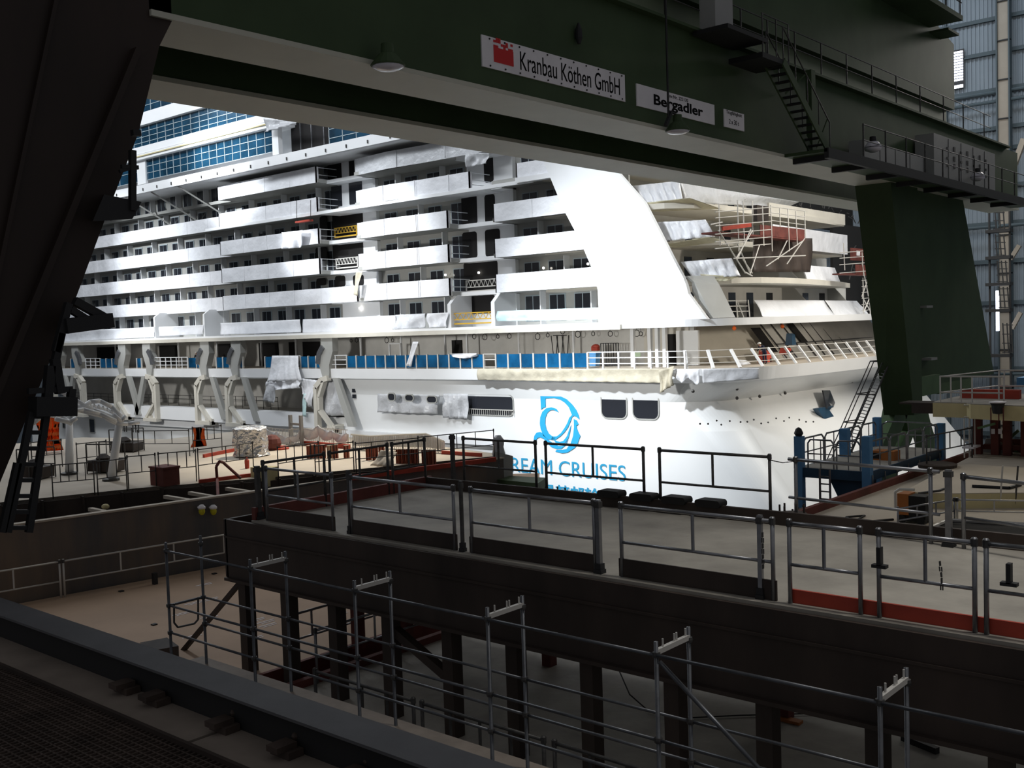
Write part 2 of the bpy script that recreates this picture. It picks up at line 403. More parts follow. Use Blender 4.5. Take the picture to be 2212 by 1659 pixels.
for k in range(22):
    p, d = along(stern, .3 + k * 2.0); nrm = Vector((d.y, -d.x, 0))
    foot = p - nrm * .25; top = foot - nrm * .55 - d * 0.1 + Vector((-.35, 0, 1.25))
    rail.bar(foot, top, .22, .13); tops.append(top)
each(rail, 'slanted_stanchion', 'white', ship)
rail = MB()
for k in range(len(tops) - 1):
    for f in (.98, .6, .3):
        p, d = along(stern, .3 + k * 2.0); q, e = along(stern, .3 + (k + 1) * 2.0)
        fa = p - Vector((d.y, -d.x, 0)) * .25; fb = q - Vector((e.y, -e.x, 0)) * .25
        rail.tube(fa.lerp(tops[k], f), fb.lerp(tops[k + 1], f), .03)
rail.build('stern_railing', 'scafwhite', ship)
# ---- balcony tiers
ROW = {14: (16.0, 14.5), 13: (13.1, 11.7), 12: (10.15, 8.7), 11: (7.3, 5.8), 10: (4.42, 2.95), 9: (1.45, .2)}
SAILX = {13: -50.9, 12: -49.2, 11: -47.6, 10: -46.2, 9: -46.1}
SEC = []      # (row, polyline of (x,y) along the balcony front)
KC = lambda xe: [(-73.8, 64.2), (-68.9, 63.75), (-65, 64.0), (xe, 64.0)]
for r in (13, 12, 11, 10): SEC.append((r, [(-141, 65.5), (-95.7, 65.5)], 'film'))
for r in (14, 13, 12, 11): SEC.append((r, [(-95.6, 64), (-79.2, 64)], 'film'))
SEC.append((10, [(-95.6, 64), (-73.9, 64)], 'film'))
SEC.append((14, KC(-57.5), 'sheetgrey')); SEC.append((13, KC(-59.3), 'film'))
for r in (12, 11, 10): SEC.append((r, KC(-62.0), 'film'))
for r in (13, 12, 11, 10): SEC.append((r, [(-54.2 if r == 13 else -56.8, 64), (SAILX[r] + .5, 64)], 'film'))
for (r, pl, mt) in SEC:
    top, bot = ROW[r]; b = MB()
    for (xa, ya), (xb, yb) in zip(pl, pl[1:]):
        b.hexa([V(xa, ya, bot), V(xb, yb, bot), V(xb, yb + .1, bot), V(xa, ya + .1, bot), V(xa, ya, top), V(xb, yb, top), V(xb, yb + .1, top), V(xa, ya + .1, top)])
    xe, ye = pl[-1]
    for zz in (bot + .35, bot + .75, top - .06): b.tube(V(xe - .05, ye, zz), V(xe - .05, 66.9, zz), .035, 5)
    b.box(xe - .12, xe, ye, ye + .3, bot, top)
    xs_, ys_ = pl[0]; b.box(xs_, xs_ + .1, ys_, 66.6, bot, top)
    k = 0; x = pl[0][0]                                     # joints between the wrapped panels
    while x < pl[-1][0] - 2:
        x += 4.1 if mt == 'film' else 6; 
        if x < pl[-1][0] - 1: b.box(x - .03, x + .03, pl[0][1] - .03 if len(pl) == 2 else 63.72, pl[0][1] if len(pl) == 2 else 63.8, bot + .02, top - .02)
    b.build('balcony_front', mt, ship)
# slabs and cabin walls
WY = 67.0
b = MB()
for r, (top, bot) in ROW.items():
    if r == 9: continue
    for (xa, xb, y0) in [(-141, -95.65, 65.62), (-95.6, -79.1, 64.12), (-73.9, -61.9, 64.15), (-56.9, SAILX.get(r, -50) + .6, 64.05)]:
        if r == 14 and xa > -60: continue
        b.box(xa, xb, y0, WY + .2, bot, bot + .32)
each(b, 'balcony_slab', 'wall', ship)
b = MB()
for (xa, xb) in [(-141, -79.1), (-73.9, -61.9), (-56.9, -45.5)]: b.box(xa, xb, WY, WY + .2, .1, 17)
each(b, 'cabin_wall', 'wall', ship)
b = MB()                                                    # balcony partitions
doors = []
for (xa, xb) in [(-141, -79.4), (-73.6, -62.1), (-56.6, -46.3)]:
    nn = max(1, round((xb - xa) / 2.85)); stp = (xb - xa) / nn
    for r, (top, bot) in ROW.items():
        if r == 14 and xa > -60: continue
        for i in range(nn):
            xc = xa + (i + .5) * stp
            if r < 13 and xa > -60 and xc > SAILX[r] - .4: continue
            doors.append((xc, r, bot + .3))
            if i and i % 2 == (r % 2): b.box(xa + i * stp - .05, xa + i * stp + .05, 66.3, WY, bot, bot + 2.9)
each(b, 'balcony_partition', 'white', ship)
def door_mb(xc, z0, mb):
    mb.mi = 0; mb.box(xc - .85, xc + .85, WY - .06, WY, z0, z0 + 2.2)
    mb.mi = 1; mb.box(xc - .75, xc - .05, WY - .09, WY - .02, z0 + .05, z0 + 2.1); mb.box(xc + .05, xc + .75, WY - .09, WY - .02, z0 + .05, z0 + 2.1)
doors.sort(key=lambda d: -d[0])
d0 = None
for k, (xc, r, z0) in enumerate(doors[:99]):
    if d0 is None:
        mb = MB(); door_mb(xc, z0, mb); d0 = mb.build('balcony_door', ['mullion', 'pane'], ship); base = (xc, z0)
    else:
        d = d0.copy(); COL.objects.link(d); d.location = d0.location + Vector((xc - base[0], 0, z0 - base[1])); 
mb = MB()
for (xc, r, z0) in doors[99:]: door_mb(xc, z0, mb)
mb.build('balcony_door', ['mullion', 'pane'], ship, kind='stuff')
# ---- open bays between the balcony blocks: frames, dark rooms
def rrect(x0, x1, z0, z1, r=.25, k=4):
    pts = []
    for (cx, cz, a0) in ((x1 - r, z1 - r, 0), (x0 + r, z1 - r, 90), (x0 + r, z0 + r, 180), (x1 - r, z0 + r, 270)):
        for i in range(k + 1):
            a = math.radians(a0 + 90 * i / k); pts.append((cx + r * cos(a), cz + r * sin(a)))
    return pts
b = MB()
b.box(-79.2, -73.8, WY - .4, WY, .1, 17.2); b.box(-62.0, -56.8, WY - .4, WY, .1, 17.2)
for (xa, xb) in ((-79.2, -73.8), (-62., -56.8)):
    for z in (2.95, 5.8, 8.7, 11.6, 14.5): b.box(xa, xb, 65.2, WY, z - .05, z + .28)
each(b, 'bay_frame', 'white', ship)
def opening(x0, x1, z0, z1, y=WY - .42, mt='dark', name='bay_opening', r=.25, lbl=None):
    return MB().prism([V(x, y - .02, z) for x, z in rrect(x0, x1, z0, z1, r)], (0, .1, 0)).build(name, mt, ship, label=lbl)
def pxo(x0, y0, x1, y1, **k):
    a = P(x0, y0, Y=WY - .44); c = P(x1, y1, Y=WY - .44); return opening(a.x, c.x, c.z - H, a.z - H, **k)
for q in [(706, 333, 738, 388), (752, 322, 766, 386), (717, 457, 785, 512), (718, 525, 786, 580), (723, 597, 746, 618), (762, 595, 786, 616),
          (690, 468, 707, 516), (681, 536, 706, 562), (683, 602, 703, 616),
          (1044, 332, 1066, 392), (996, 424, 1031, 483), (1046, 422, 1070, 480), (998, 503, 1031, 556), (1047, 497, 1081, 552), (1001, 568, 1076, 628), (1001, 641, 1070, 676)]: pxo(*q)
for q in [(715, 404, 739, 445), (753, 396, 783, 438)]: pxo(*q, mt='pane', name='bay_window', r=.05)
b = MB(); b.box(-98, -52.6, 63.85, 64.2, 11.42, 11.7); b.box(-79, -58, 64.2, WY, 11.42, 11.6)
b.prism([V(-54, 63.6, 11.5), V(-44.6, 63.6, 11.5), V(-44.9, 63.6, 11.9), V(-54, 63.6, 11.9)], (0, .6, 0))
b.build('deck_ledge', 'white', ship)
# deck 9 divider fins
b = MB()
for px in (335, 442): 
    q = P(px, 700, Y=64); b.prism([V(q.x - .15, 63.9, .2), V(q.x - .15, 63.9, 2.6), V(q.x - .15, 64.6, 3.1), V(q.x - .15, 67, 3.1), V(q.x - .15, 67, .2)], (.3, 0, 0))
for x in (-62.1, -57.1): b.prism([V(x - .2, 63.9, .2), V(x - .2, 63.9, 2.2), V(x - .2, 64.8, 3.), V(x - .2, 67, 3.), V(x - .2, 67, .2)], (.4, 0, 0))
each(b, 'divider_fin', 'white', ship)
# ---- sail-shaped side fin
b = MB()
L = [(-53.5, 18), (-50.6, 12), (-49.2, 9), (-47.6, 6.3), (-46.4, 3.8), (-46.15, 2.6), (-46.1, .2)]
Rr = [(-36.9, .2), (-38.35, 2.0), (-38.5, 2.6), (-38.75, 3.2), (-39.5, 4.5), (-41.8, 8.7), (-44.0, 11.1), (-47, 18)]
b.prism([V(x, 63.5, z) for x, z in L + Rr], (0, .35, 0)); b.build('side_fin', 'white', ship)
b = MB()
b.prism([V(-37.0, 64.5, .25), V(-38.4, 64.5, 2.1), V(-38.4, 64.5, 2.8), V(-39., 64.5, 3.3), V(-37.9, 66.2, 3.3), V(-37.4, 66.2, 2.6), V(-36.2, 66.2, .25)], (-.3, .1, 0)); b.build('fin_return', 'wall', ship)
# ---- stern terraces
DECK = {10: [(-43.6, 64.6), (-39.6, 66.8), (-37.6, 68.3), (-36.4, 70.6), (-36.2, 74), (-36.7, 79.6), (-38.6, 90), (-39.9, 95)],
        11: [(-45, 64.6), (-42.7, 67.2), (-40.7, 68.3), (-39.1, 69.4), (-39.0, 78), (-40.2, 88), (-40.6, 95)],
        12: [(-47, 64.6), (-44.8, 66.6), (-42.6, 67.4), (-41, 69.), (-40.6, 73), (-40.3, 86.7), (-40.8, 96)],
        13: [(-50, 64.6), (-46.6, 66.6), (-44.4, 68), (-43.4, 70), (-43.2, 80), (-43.4, 89), (-44, 96)]}
for r, pl in DECK.items():
    z = {10: 2.75, 11: 5.7, 12: 8.6, 13: 11.5}[r]; b = MB()
    pts = [V(x, y, z) for x, y in pl] + [V(-52, 96, z), V(-52, 64.6, z)]
    b.prism(pts, (0, 0, .42)); b.build('terrace_deck', 'cream', ship)
b = MB()
for z0, z1, x in ((.2, 2.8, -41.6), (3.1, 5.8, -43.5), (6, 8.7, -45.5), (9, 11.6, -47), (11.9, 15, -49)): b.box(x - .2, x, 65, 98, z0, z1)
each(b, 'terrace_wall', 'promwall', ship)
mb = MB()
for z0, x in ((.3, -41.6), (3.2, -43.5), (6.1, -45.5), (9.1, -47)):
    for y in (68.5, 71.5, 75, 78, 81.5, 85, 88.5, 92): mb.box(x, x + .05, y, y + 1.1, z0, z0 + 2.)
each(mb, 'terrace_window', 'pane', ship)
b = MB()                                                    # sloping partition screens between terraces
for (xa, xb, y, z) in ((-38.2, -40.6, 84.4, .25), (-38.6, -41, 93.8, .25), (-40.2, -42.5, 90.2, 3.1), (-37.6, -40.2, 79.5, 3.1)):
    b.prism([V(xa, y, z), V(xb, y, z + 2.6), V(xb - 3, y, z + 2.6), V(xb - 3, y, z)], (0, .15, 0))
each(b, 'terrace_screen', 'wall', ship)
MB().hexa([V(-37.6, 81, 3.15), V(-38.6, 89.8, 3.15), V(-38.7, 89.8, 3.15), V(-37.7, 81, 3.15), V(-38.1, 81, 4.45), V(-39.1, 89.8, 4.45), V(-39.2, 89.8, 4.45), V(-38.2, 81, 4.45)]).build('terrace_front', 'film', ship)
MB().hexa([V(-39.1, 78, 5.9), V(-40.3, 95.5, 5.9), V(-40.5, 95.5, 5.9), V(-39.3, 78, 5.9), V(-39.1, 78, 7.7), V(-40.3, 95.5, 7.7), V(-40.5, 95.5, 7.7), V(-39.3, 78, 7.7)]).build('terrace_front', 'film', ship)
MB().hexa([V(-40.4, 80, 8.7), V(-40.7, 96, 8.7), V(-40.9, 96, 8.7), V(-40.6, 80, 8.7), V(-40.4, 80, 9.7), V(-40.7, 96, 9.7), V(-40.9, 96, 9.7), V(-40.6, 80, 9.7)]).build('terrace_front', 'cream', ship)
rail = MB()                                                 # uncovered terrace railing by the fin
for k in range(7):
    q = V(-38.2 + .07 * k, 66.5 + .8 * k, .25); rail.tube(q, q + Vector((-.55 if k % 2 else -.1, 0, 1.3)), .045)
for z in (1.5, 1.1, .7): rail.tube(V(-38.3 - .2 * z, 66, z), V(-37.9 - .2 * z, 71.6, z), .04)
rail.build('terrace_railing', 'scafwhite', ship)
# ---- upper decks: wide fascia, glazing
b = MB(); b.box(-142, -62, 62.4, 62.7, 16.5, 17.4); b.box(-142, -62, 62.6, 67, 16.5, 16.75); b.box(-142, -62, 62.6, 67, 17.2, 17.4); b.build('upper_fascia', 'white', ship)
b = MB()
for k in range(22): b.box(-125 + k * 2.9, -124.9 + k * 2.9, 62.3, 62.42, 16.7, 17.0)
each(b, 'fascia_bracket', 'galvdark', ship)
b = MB()
for x in (-112, -106.5, -101): b.bar(V(x, 62.7, 16.5), V(x + 2.6, 66.9, 13.2), .16)
each(b, 'fascia_strut', 'wall', ship)
def glazing(xa, xb, z0, z1, nx, nz, y=64.5, skipz=()):
    MB().box(xa, xb, y, y + .1, z0, z1).build('glazing', 'blueglass', ship)
    b = MB()
    for i in range(nx + 1):
        x = xa + (xb - xa) * i / nx; b.box(x - .035, x + .035, y - .05, y, z0, z1)
    for j in range(nz + 1):
        z = z0 + (z1 - z0) * j / nz; b.box(xa, xb, y - .05, y, z - .03, z + .03)
    b.build('mullion_grid', 'mullion', ship)
glazing(-110.2, -86.2, 18.4, 20.7, 17, 3); glazing(-142, -112, 18.4, 20.7, 14, 2)
glazing(-142, -84, 22.2, 24.6, 34, 4, y=64.7); glazing(-142, -90, 26, 29, 24, 3, y=65)
b = MB(); b.box(-142, -84.5, 63.9, 66.4, 20.7, 21.3); b.box(-142, -84, 64.1, 66.6, 21.4, 22.2); b.box(-142, -84, 64.2, 66.8, 24.6, 26.); b.box(-86.2, -85.2, 64.3, 64.8, 18, 22)
b.box(-142, -60, 66.2, 66.6, 17, 30); b.box(-112, -110.2, 64.3, 64.6, 18, 21); each(b, 'upper_bulkhead', 'white', ship)
b = MB(); b.box(-142, -85, 63.75, 63.8, 21.0, 21.1); b.build('yellow_line', 'beigeedge', ship)
MB().box(-85.2, -77.6, 65.9, 66.25, 17.4, 21.6).build('upper_opening', 'dark', ship)
glazing(-77.6, -66, 17.6, 21, 6, 4)
b = MB()
for x in (-83.4, -81.7, -79.8): b.box(x, x + .07, 65.6, 65.7, 17.4, 21)
each(b, 'opening_post', 'galv', ship)
# ---- hull windows
def hwin(x0, y0, x1, y1, r=.45, name='hull_window', mt='pane', y=63.97):
    a = P(x0, y0, Y=y); c = P(x1, y1, Y=y)
    o = MB().prism([V(x, y, z) for x, z in rrect(a.x, c.x, c.z - H, a.z - H, r)], (0, .06, 0)).build(name, mt, ship)
    b = MB(); pts = rrect(a.x, c.x, c.z - H, a.z - H, r)
    for (xa, za), (xb, zb) in zip(pts, pts[1:] + pts[:1]): b.bar(V(xa, y, za), V(xb, zb * 0 + y, zb), .1, .1)
    b.build('window_frame', 'wall', o)
    return o
hwin(1298, 833, 1355, 905, .5); hwin(1366, 834, 1424, 907, .5); hwin(1000, 850, 1110, 899, .5)
for q in [(838, 849, 854, 866), (875, 852, 894, 867), (922, 855, 944, 871)]: hwin(*q, r=.3, y=62.6, name='film_cutout')
b = MB(); a = P(1015, 883, Y=63.9); c = P(1110, 898, Y=63.9)
for k in range(22): x = a.x + (c.x - a.x) * k / 21; b.box(x - .02, x + .02, 63.82, 63.86, c.z - H, a.z - H)
b.box(a.x, c.x, 63.8, 63.88, a.z - H - .04, a.z - H + .03); b.build('window_railing', 'scafwhite', ship)
for q in [(193, 905, 206, 935), (115, 900, 120, 930), (135, 902, 141, 925)]: hwin(*q, r=.15)
b = MB()
for q in (262, 268, 273, 287, 293, 299):
    p = P(q, 920, Y=63.97); b.box(p.x - .07, p.x + .07, 63.93, 64, -10.9, -9.7)
each(b, 'vent_slot', 'galvdark', ship)
b = MB(); a = P(760, 815, Y=63.9); c = P(768, 845, Y=63.9)
for k in range(3): b.box(a.x, c.x, 63.85, 63.97, -4.6 - k * .55, -4.95 - k * .55)
each(b, 'hull_vent', 'pane', ship)
# anchor recess on the stern quarter: dark zigzag pocket
def hs(px, py): return P(px, py, X=-35.35 if py < 876 else -34.5)
b = MB(); b.prism([hs(1775, 843), hs(1790, 843), hs(1801, 870), hs(1797, 880), hs(1783, 882)], (.12, 0, 0)); b.build('stern_recess', 'pane', ship)
b = MB(); b.prism([hs(1766, 883), hs(1800, 877), hs(1792, 886), hs(1804, 903), hs(1793, 911), hs(1779, 903)], (-.4, 0, 0)); b.build('stern_recess', 'bluedk', ship, label='lower grey blue half of the stern recess')
b = MB()
rg = random.Random(3)
for (px, py) in [(1497, 845), (1592, 840), (1640, 838), (1706, 833), (1762, 829), (1840, 824), (1696, 849), (1641, 856), (1592, 860)]:
    p = P(px, py, X=-36.1); b.sphere(p, .13, 6, 4)
for k in range(16):
    p = P(1515 + k * 16 + rg.uniform(-5, 5), 915 - k * .6 + rg.uniform(-6, 6), X=-33.6 + (k > 3) * .5); b.sphere(p, .07, 5, 3)
each(b, 'hull_lug', 'galvdark', ship)
# ---- logo and lettering
def lg(x, y): return P(1130 + x / 6.637, 830 + y / 6.637, Y=63.93)
LP = [[(245,150),(420,150),(520,165),(620,215),(700,290),(760,370),(795,450),(805,505),(760,465),(700,440),(690,420),(655,330),(595,262),(520,215),(440,198),(320,205),(320,325),(285,340),(255,365)],
      [(505,400),(470,350),(400,330),(330,345),(275,395),(245,470),(238,560),(250,640),(290,740),(360,790),(440,800),(470,770),(420,750),(365,710),(330,640),(315,560),(318,480),(345,410),(390,372),(440,370)],
      [(420,750),(480,748),(540,700),(590,630),(630,560),(660,480),(700,440),(735,448),(700,470),(675,540),(640,620),(590,690),(540,740),(470,790),(440,800),(400,790)],
      [(440,800),(520,828),(575,812),(630,740),(655,660),(685,588),(672,680),(650,770),(600,840),(540,860),(470,846)],
      [(150,800),(160,740),(190,695),(240,685),(275,700),(310,745),(360,800),(430,850),(500,885),(560,885),(600,860),(645,795),(600,880),(545,925),(480,928),(400,900),(340,840),(290,780),(240,760),(200,775),(180,820),(185,865)],
      [(725,500),(765,520),(780,550),(795,575),(765,592),(770,640),(790,690),(818,745),(800,790),(780,850),(740,910),(690,945),(630,980),(560,990),(460,965),(480,940),(560,940),(620,930),(680,850),(715,740),(728,620)]]
b = MB()
for pl in LP: b.prism([lg(*q) for q in pl], (0, .05, 0))
b.build('hull_logo', 'logo', ship)
fit_text('lettering', 'DREAM CRUISES', V(-57.0, 63.95, -11.72), (1, 0, 0), (0, 0, 1), 12.6, 1.2, 'logodeep', ship)
fit_text('lettering', '\u661f\u68a6\u90ae\u8f6e', V(-52.6, 63.95, -13.65), (1, 0, 0), (0, 0, 1), 5.75, 1.2, 'logodeep', ship, bold=.02)
# ---- lifeboat davits
def davit(px, mirror=False, armdx=1.2):
    X0 = P(px, 850, Y=62.8).x; s = -1 if mirror else 1; y = 62.7
    def q(dx, z, yy=y): return V(X0 + s * dx, yy, z)
    b = MB()
    def beam(pts, w, d=.5):
        for p, r in zip(pts, pts[1:]): b.bar(q(*p), q(*r), d, w, up=(0, 0, 1) if abs(p[1] - r[1]) < abs(p[0] - r[0]) else (1, 0, 0))
    beam([(0, -5.0), (0, -9.0)], .48); beam([(0, -5.0), (.9, -4.3), (1.9, -4.1)], .5); beam([(1.25, -4.4), (.45, -5.9), (.45, -7.2), (2.3, -8.9)], .3)
    beam([(-.2, -9.05), (2.6, -9.05)], .38, .7)
    b.bar(q(2., -8.9), q(2., -8.9, 64), .5, .7)
    b.box(min(q(1.4, 0).x, q(2.6, 0).x), max(q(1.4, 0).x, q(2.6, 0).x), 62.6, 63.6, -9.3, -8.6)
    o = b.build('lifeboat_davit', 'cream', ship)
    a = MB()
    a.prism([q(.9, -.3), q(2.6, -.3), q(2.6, -1.6), q(2.0, -2.9), q(1.9, -4.1), q(1.0, -4.1), q(.7, -3.3), q(.3, -2.4), q(1.0, -1.4)], (0, .7, 0)); a.build('davit_arm', 'wall', o)
    k = MB(); k.prism([q(.2, -2.7, 62.5), q(.5, -1.7, 62.5), q(1.1, -1.0, 62.5), q(1.5, -1.3, 62.5), q(.9, -2.0, 62.5), q(.7, -2.8, 62.5)], (0, .3, 0)); k.build('davit_hook', 'galv', o)
    g = MB(); g.prism([q(2.4, -4.1), q(3.1, -4.1), q(5.2, -8.6), q(4.3, -8.6)], (0, .4, 0)); g.build('davit_brace', 'wall', o)
davit(686); davit(494); davit(428); davit(340, True); davit(253); davit(183, True); davit(118)
b = MB()
for (pa, pb, z) in [(300, 480, -6.9), (480, 600, -6.8), (130, 250, -7.0)]:
    a = P(pa, 860, Y=66).x; c = P(pb, 860, Y=66).x
    for zz in (z, z + .4): b.tube(V(a, 66, zz), V(c, 66, zz), .03)
    for k in range(9): b.tube(V(a + (c - a) * k / 8, 66, -7.7), V(a + (c - a) * k / 8, 66, z + .4), .03)
b.build('recess_railing', 'galvdark', ship)
# ================= sheets, scaffolds, gondolas and people on the ship =================
def sheet(corners, Y, mt, lbl, **k):
    ys = Y if isinstance(Y, (list, tuple)) else [Y] * 4
    return cloth(k.pop('name', 'plastic_sheet'), [P(x, y, Y=yy) for (x, y), yy in zip(corners, ys)], mt, lbl, k.pop('cat', 'sheet'), **k)
sheet([(592, 768), (646, 768), (655, 822), (582, 824)], [62.9, 62.9, 62.4, 62.4], 'sheet', 'bright white plastic sheet hung over the blue promenade railing', folds=3, amp=.18, seed=1)
sheet([(579, 824), (652, 822), (652, 838), (578, 844)], 62.5, 'sheet', 'grey white sheet wrapped round the lifeboat station scaffold, upper band', folds=4, amp=.2, seed=2)
sheet([(577, 828), (596, 830), (596, 872), (574, 866)], 62.3, 'sheetgrey', 'narrow film strip hanging left of the lifeboat station scaffold', folds=2, amp=.15, seed=3, nu=10)
sheet([(650, 815), (690, 822), (680, 885), (662, 850)], 62.9, 'sheet', 'torn white film beside the bright davit', folds=4, amp=.3, seed=4)
sheet([(657, 850), (664, 850), (663, 900), (653, 898)], 62.6, 'sheetaqua', 'thin hanging film ribbon left of the bright davit', folds=1, amp=.1, nu=6, seed=5)
sheet([(706, 818), (744, 818), (747, 898), (700, 896)], 63.6, 'sheetgrey', 'silvery film bulging behind the bright davit frame', folds=2, amp=.35, seed=6)
sheet([(820, 850), (952, 853), (950, 894), (820, 890)], 63.6, 'sheetgrey', 'grey film strip with three cut holes on the hull side', folds=5, amp=.2, seed=7)
sheet([(960, 850), (1016, 850), (1014, 904), (961, 902)], 63.6, 'sheetgrey', 'grey film sheet left of the long hull window', folds=3, amp=.2, seed=8)
sheet([(1033, 796), (1446, 796), (1440, 827), (1034, 821)], 62.75, 'tan', 'long tan canvas strip over the promenade edge above the logo', name='canvas_strip', cat='canvas', folds=13, amp=.12, seed=9, nu=90)
sheet([(1428, 800), (1458, 790), (1458, 832), (1432, 848)], 62.3, 'tan', 'drooping tan canvas tail at the end of the promenade strip', name='canvas_strip', cat='canvas', folds=2, amp=.25, seed=10, nu=12)
sheet([(1448, 797), (1513, 797), (1513, 826), (1450, 818)], 62.5, 'sheet', 'white gathered cloth right of the tan canvas tail', folds=4, amp=.1, seed=11, ripple=.2)
sheet([(1516, 797), (1640, 795), (1640, 818), (1518, 828)], [62.5, 64.6, 64.6, 62.5], 'film', 'smooth white cloth wrapped round the stern corner of the promenade', folds=3, amp=.04, seed=12, n=(.6, -.8, 0))
sheet([(1076, 672), (1301, 664), (1298, 690), (1078, 694)], 63.9, 'sheetaqua', 'aqua tinted film along the lowest balcony left of the side fin', folds=5, amp=.18, seed=13, nu=40)
sheet([(1008, 329), (1059, 332), (1055, 354), (1011, 362)], 63.7, 'sheetgrey', 'grey rag hanging below the crane girder from the top balcony', folds=2, amp=.2, seed=14)
sheet([(772, 586), (785, 584), (774, 640), (766, 636)], 63.4, 'tan', 'narrow tan strip dangling between balcony blocks', name='canvas_strip', cat='canvas', folds=1, amp=.12, seed=15, nu=6)
sheet([(614, 502), (660, 497), (655, 535), (618, 538)], 63.6, 'film', 'glaring white film flap on the third balcony row', folds=2, amp=.25, seed=16)
sheet([(975, 764), (1032, 763), (1032, 769), (976, 769)], 62.9, 'film', 'small white cloth laid over the blue glass railing', name='cloth', cat='cloth', folds=3, amp=.12, seed=17, sag=.2)
sheet([(895, 738), (905, 738), (890, 792), (880, 790)], 62.8, 'sheet', 'film twisted over a door frame on the promenade', folds=1, amp=.12, seed=18, nu=6)
sheet([(477, 698), (650, 690), (650, 718), (478, 723)], 63.9, 'film', 'long white film on the lowest balcony right of the divider fin', folds=8, amp=.08, seed=19, nu=50)
sheet([(655, 690), (855, 681), (855, 715), (655, 719)], 63.9, 'film', 'long white film on the lowest balcony below the middle cabins', folds=7, amp=.08, seed=20, nu=50)
sheet([(858, 680), (924, 677), (922, 708), (858, 712)], 63.9, 'sheetgrey', 'sagging grey film on the lowest balcony, left of its end piece', folds=2, amp=.25, seed=21)
sheet([(927, 677), (972, 675), (968, 706), (926, 708)], 63.9, 'sheet', 'end piece of film by the yellow gondola', folds=2, amp=.2, seed=22)
sheet([(345, 706), (441, 702), (441, 722), (345, 726)], 63.9, 'film', 'film between the two divider fins of the lowest balcony', folds=4, amp=.1, seed=23)
sheet([(140, 716), (335, 706), (335, 728), (136, 739)], 63.9, 'film', 'long wrinkled film left of the divider fins', folds=7, amp=.12, seed=24, nu=50)
sheet([(575, 257), (646, 264), (640, 270), (576, 285)], 63.6, 'sheetgrey', 'grey tarpaulin under the crane girder at upper left', name='tarpaulin', cat='tarpaulin', folds=3, amp=.2, seed=25)
sheet([(850, 640), (856, 640), (856, 668), (850, 668)], 63.6, 'film', 'tiny film tab on the second lowest balcony', folds=1, amp=.05, seed=26, nu=4) if False else None
# stern terrace tarpaulins
S = (.5, -.85, 0)
sheet([(1362, 402), (1468, 392), (1475, 432), (1378, 442)], [67.8, 68.8, 68.2, 67.0], 'sheet', 'gathered white tarpaulin on the top stern terrace beside the fin', name='tarpaulin', cat='tarpaulin', folds=6, amp=.25, seed=30, n=S)
sheet([(1466, 393), (1722, 437), (1700, 448), (1472, 438)], [69, 90, 89, 69], 'sheetgrey', 'large grey tarpaulin stretched along the top stern terrace', name='tarpaulin', cat='tarpaulin', folds=5, amp=.2, seed=31, n=(.9, -.4, 0), nu=40)
sheet([(1378, 440), (1490, 428), (1560, 452), (1393, 458)], [66.9, 68, 71.5, 67], 'yellowsheet', 'yellowed tarpaulin hem under the top stern terrace', name='tarpaulin', cat='tarpaulin', folds=4, amp=.15, seed=32, n=S)
sheet([(1420, 481), (1524, 475), (1545, 512), (1434, 522)], [66.6, 67.4, 67.4, 66.2], 'sheet', 'crumpled white tarpaulin on the second stern terrace left of the scaffold', name='tarpaulin', cat='tarpaulin', folds=5, amp=.3, seed=33, n=S)
sheet([(1434, 528), (1530, 512), (1575, 520), (1458, 536)], [66.2, 67, 68, 67.5], 'yellowsheet', 'yellowed sheet edge below the second stern terrace', name='tarpaulin', cat='tarpaulin', folds=3, amp=.12, seed=34, n=S)
sheet([(1470, 566), (1580, 558), (1600, 597), (1497, 602)], [66.8, 67.6, 67.4, 66.8], 'sheet', 'bulging white tarpaulin on the third stern terrace below the scaffold', name='tarpaulin', cat='tarpaulin', folds=5, amp=.32, seed=35, n=S)
sheet([(1512, 592), (1596, 598), (1570, 607), (1525, 610)], [66.5, 67.3, 67.2, 66.8], 'yellowsheet', 'yellowed sheet hem under the third stern terrace', name='tarpaulin', cat='tarpaulin', folds=3, amp=.1, seed=36, n=S, nu=14)
def xsheet(c, X, mt, lbl, **k): return cloth('tarpaulin', [P(x, y, X=xx) for (x, y), xx in zip(c, X)], mt, lbl, 'tarpaulin', n=(1, -.2, 0), **k)
xsheet([(1628, 648), (1778, 649), (1802, 683), (1646, 685)], [-37.9, -38.2, -37.3, -37.0], 'film', 'taut grey white tarpaulin on the lowest stern terrace, left panel', folds=3, amp=.12, seed=37, sag=.15)
xsheet([(1780, 649), (1850, 650), (1876, 681), (1804, 684)], [-38.2, -38.4, -37.5, -37.3], 'film', 'taut grey white tarpaulin on the lowest stern terrace, right panel', folds=2, amp=.1, seed=38)
# gondola rails with zigzag lattice
def gondola(x0, y0, x1, y1, Y, mt, lbl):
    a = P(x0, y1, Y=Y); c = P(x1, y0, Y=Y); h = abs(c.z - a.z) * .62; c = Vector((c.x, Y, a.z + (P(x1, y1, Y=Y).z - a.z) * 0))
    root = empty('gondola', (a + c) / 2, lbl, 'gondola')
    b = MB(); up = Vector((0, 0, 1))
    for z in (0, h): b.bar(a + up * (.35 + z), c + up * (.35 + z), .08)
    b.bar(a, c, .12); n = 7; b.bar(a, a + up * (h + .4), .09); b.bar(c, c + up * (h + .4), .09)
    for k in range(n): b.tube(a.lerp(c, k / n) + up * .35, a.lerp(c, (k + .5) / n) + up * (.35 + h), .03); b.tube(a.lerp(c, (k + .5) / n) + up * (.35 + h), a.lerp(c, (k + 1) / n) + up * .35, .03)
    b.build('lattice_rail', mt, root)
    k = MB(); k.box(a.x, c.x, Y, Y + .5, a.z - H - .04, a.z - H + .02); k.build('floor_plate', 'cabinet', root)
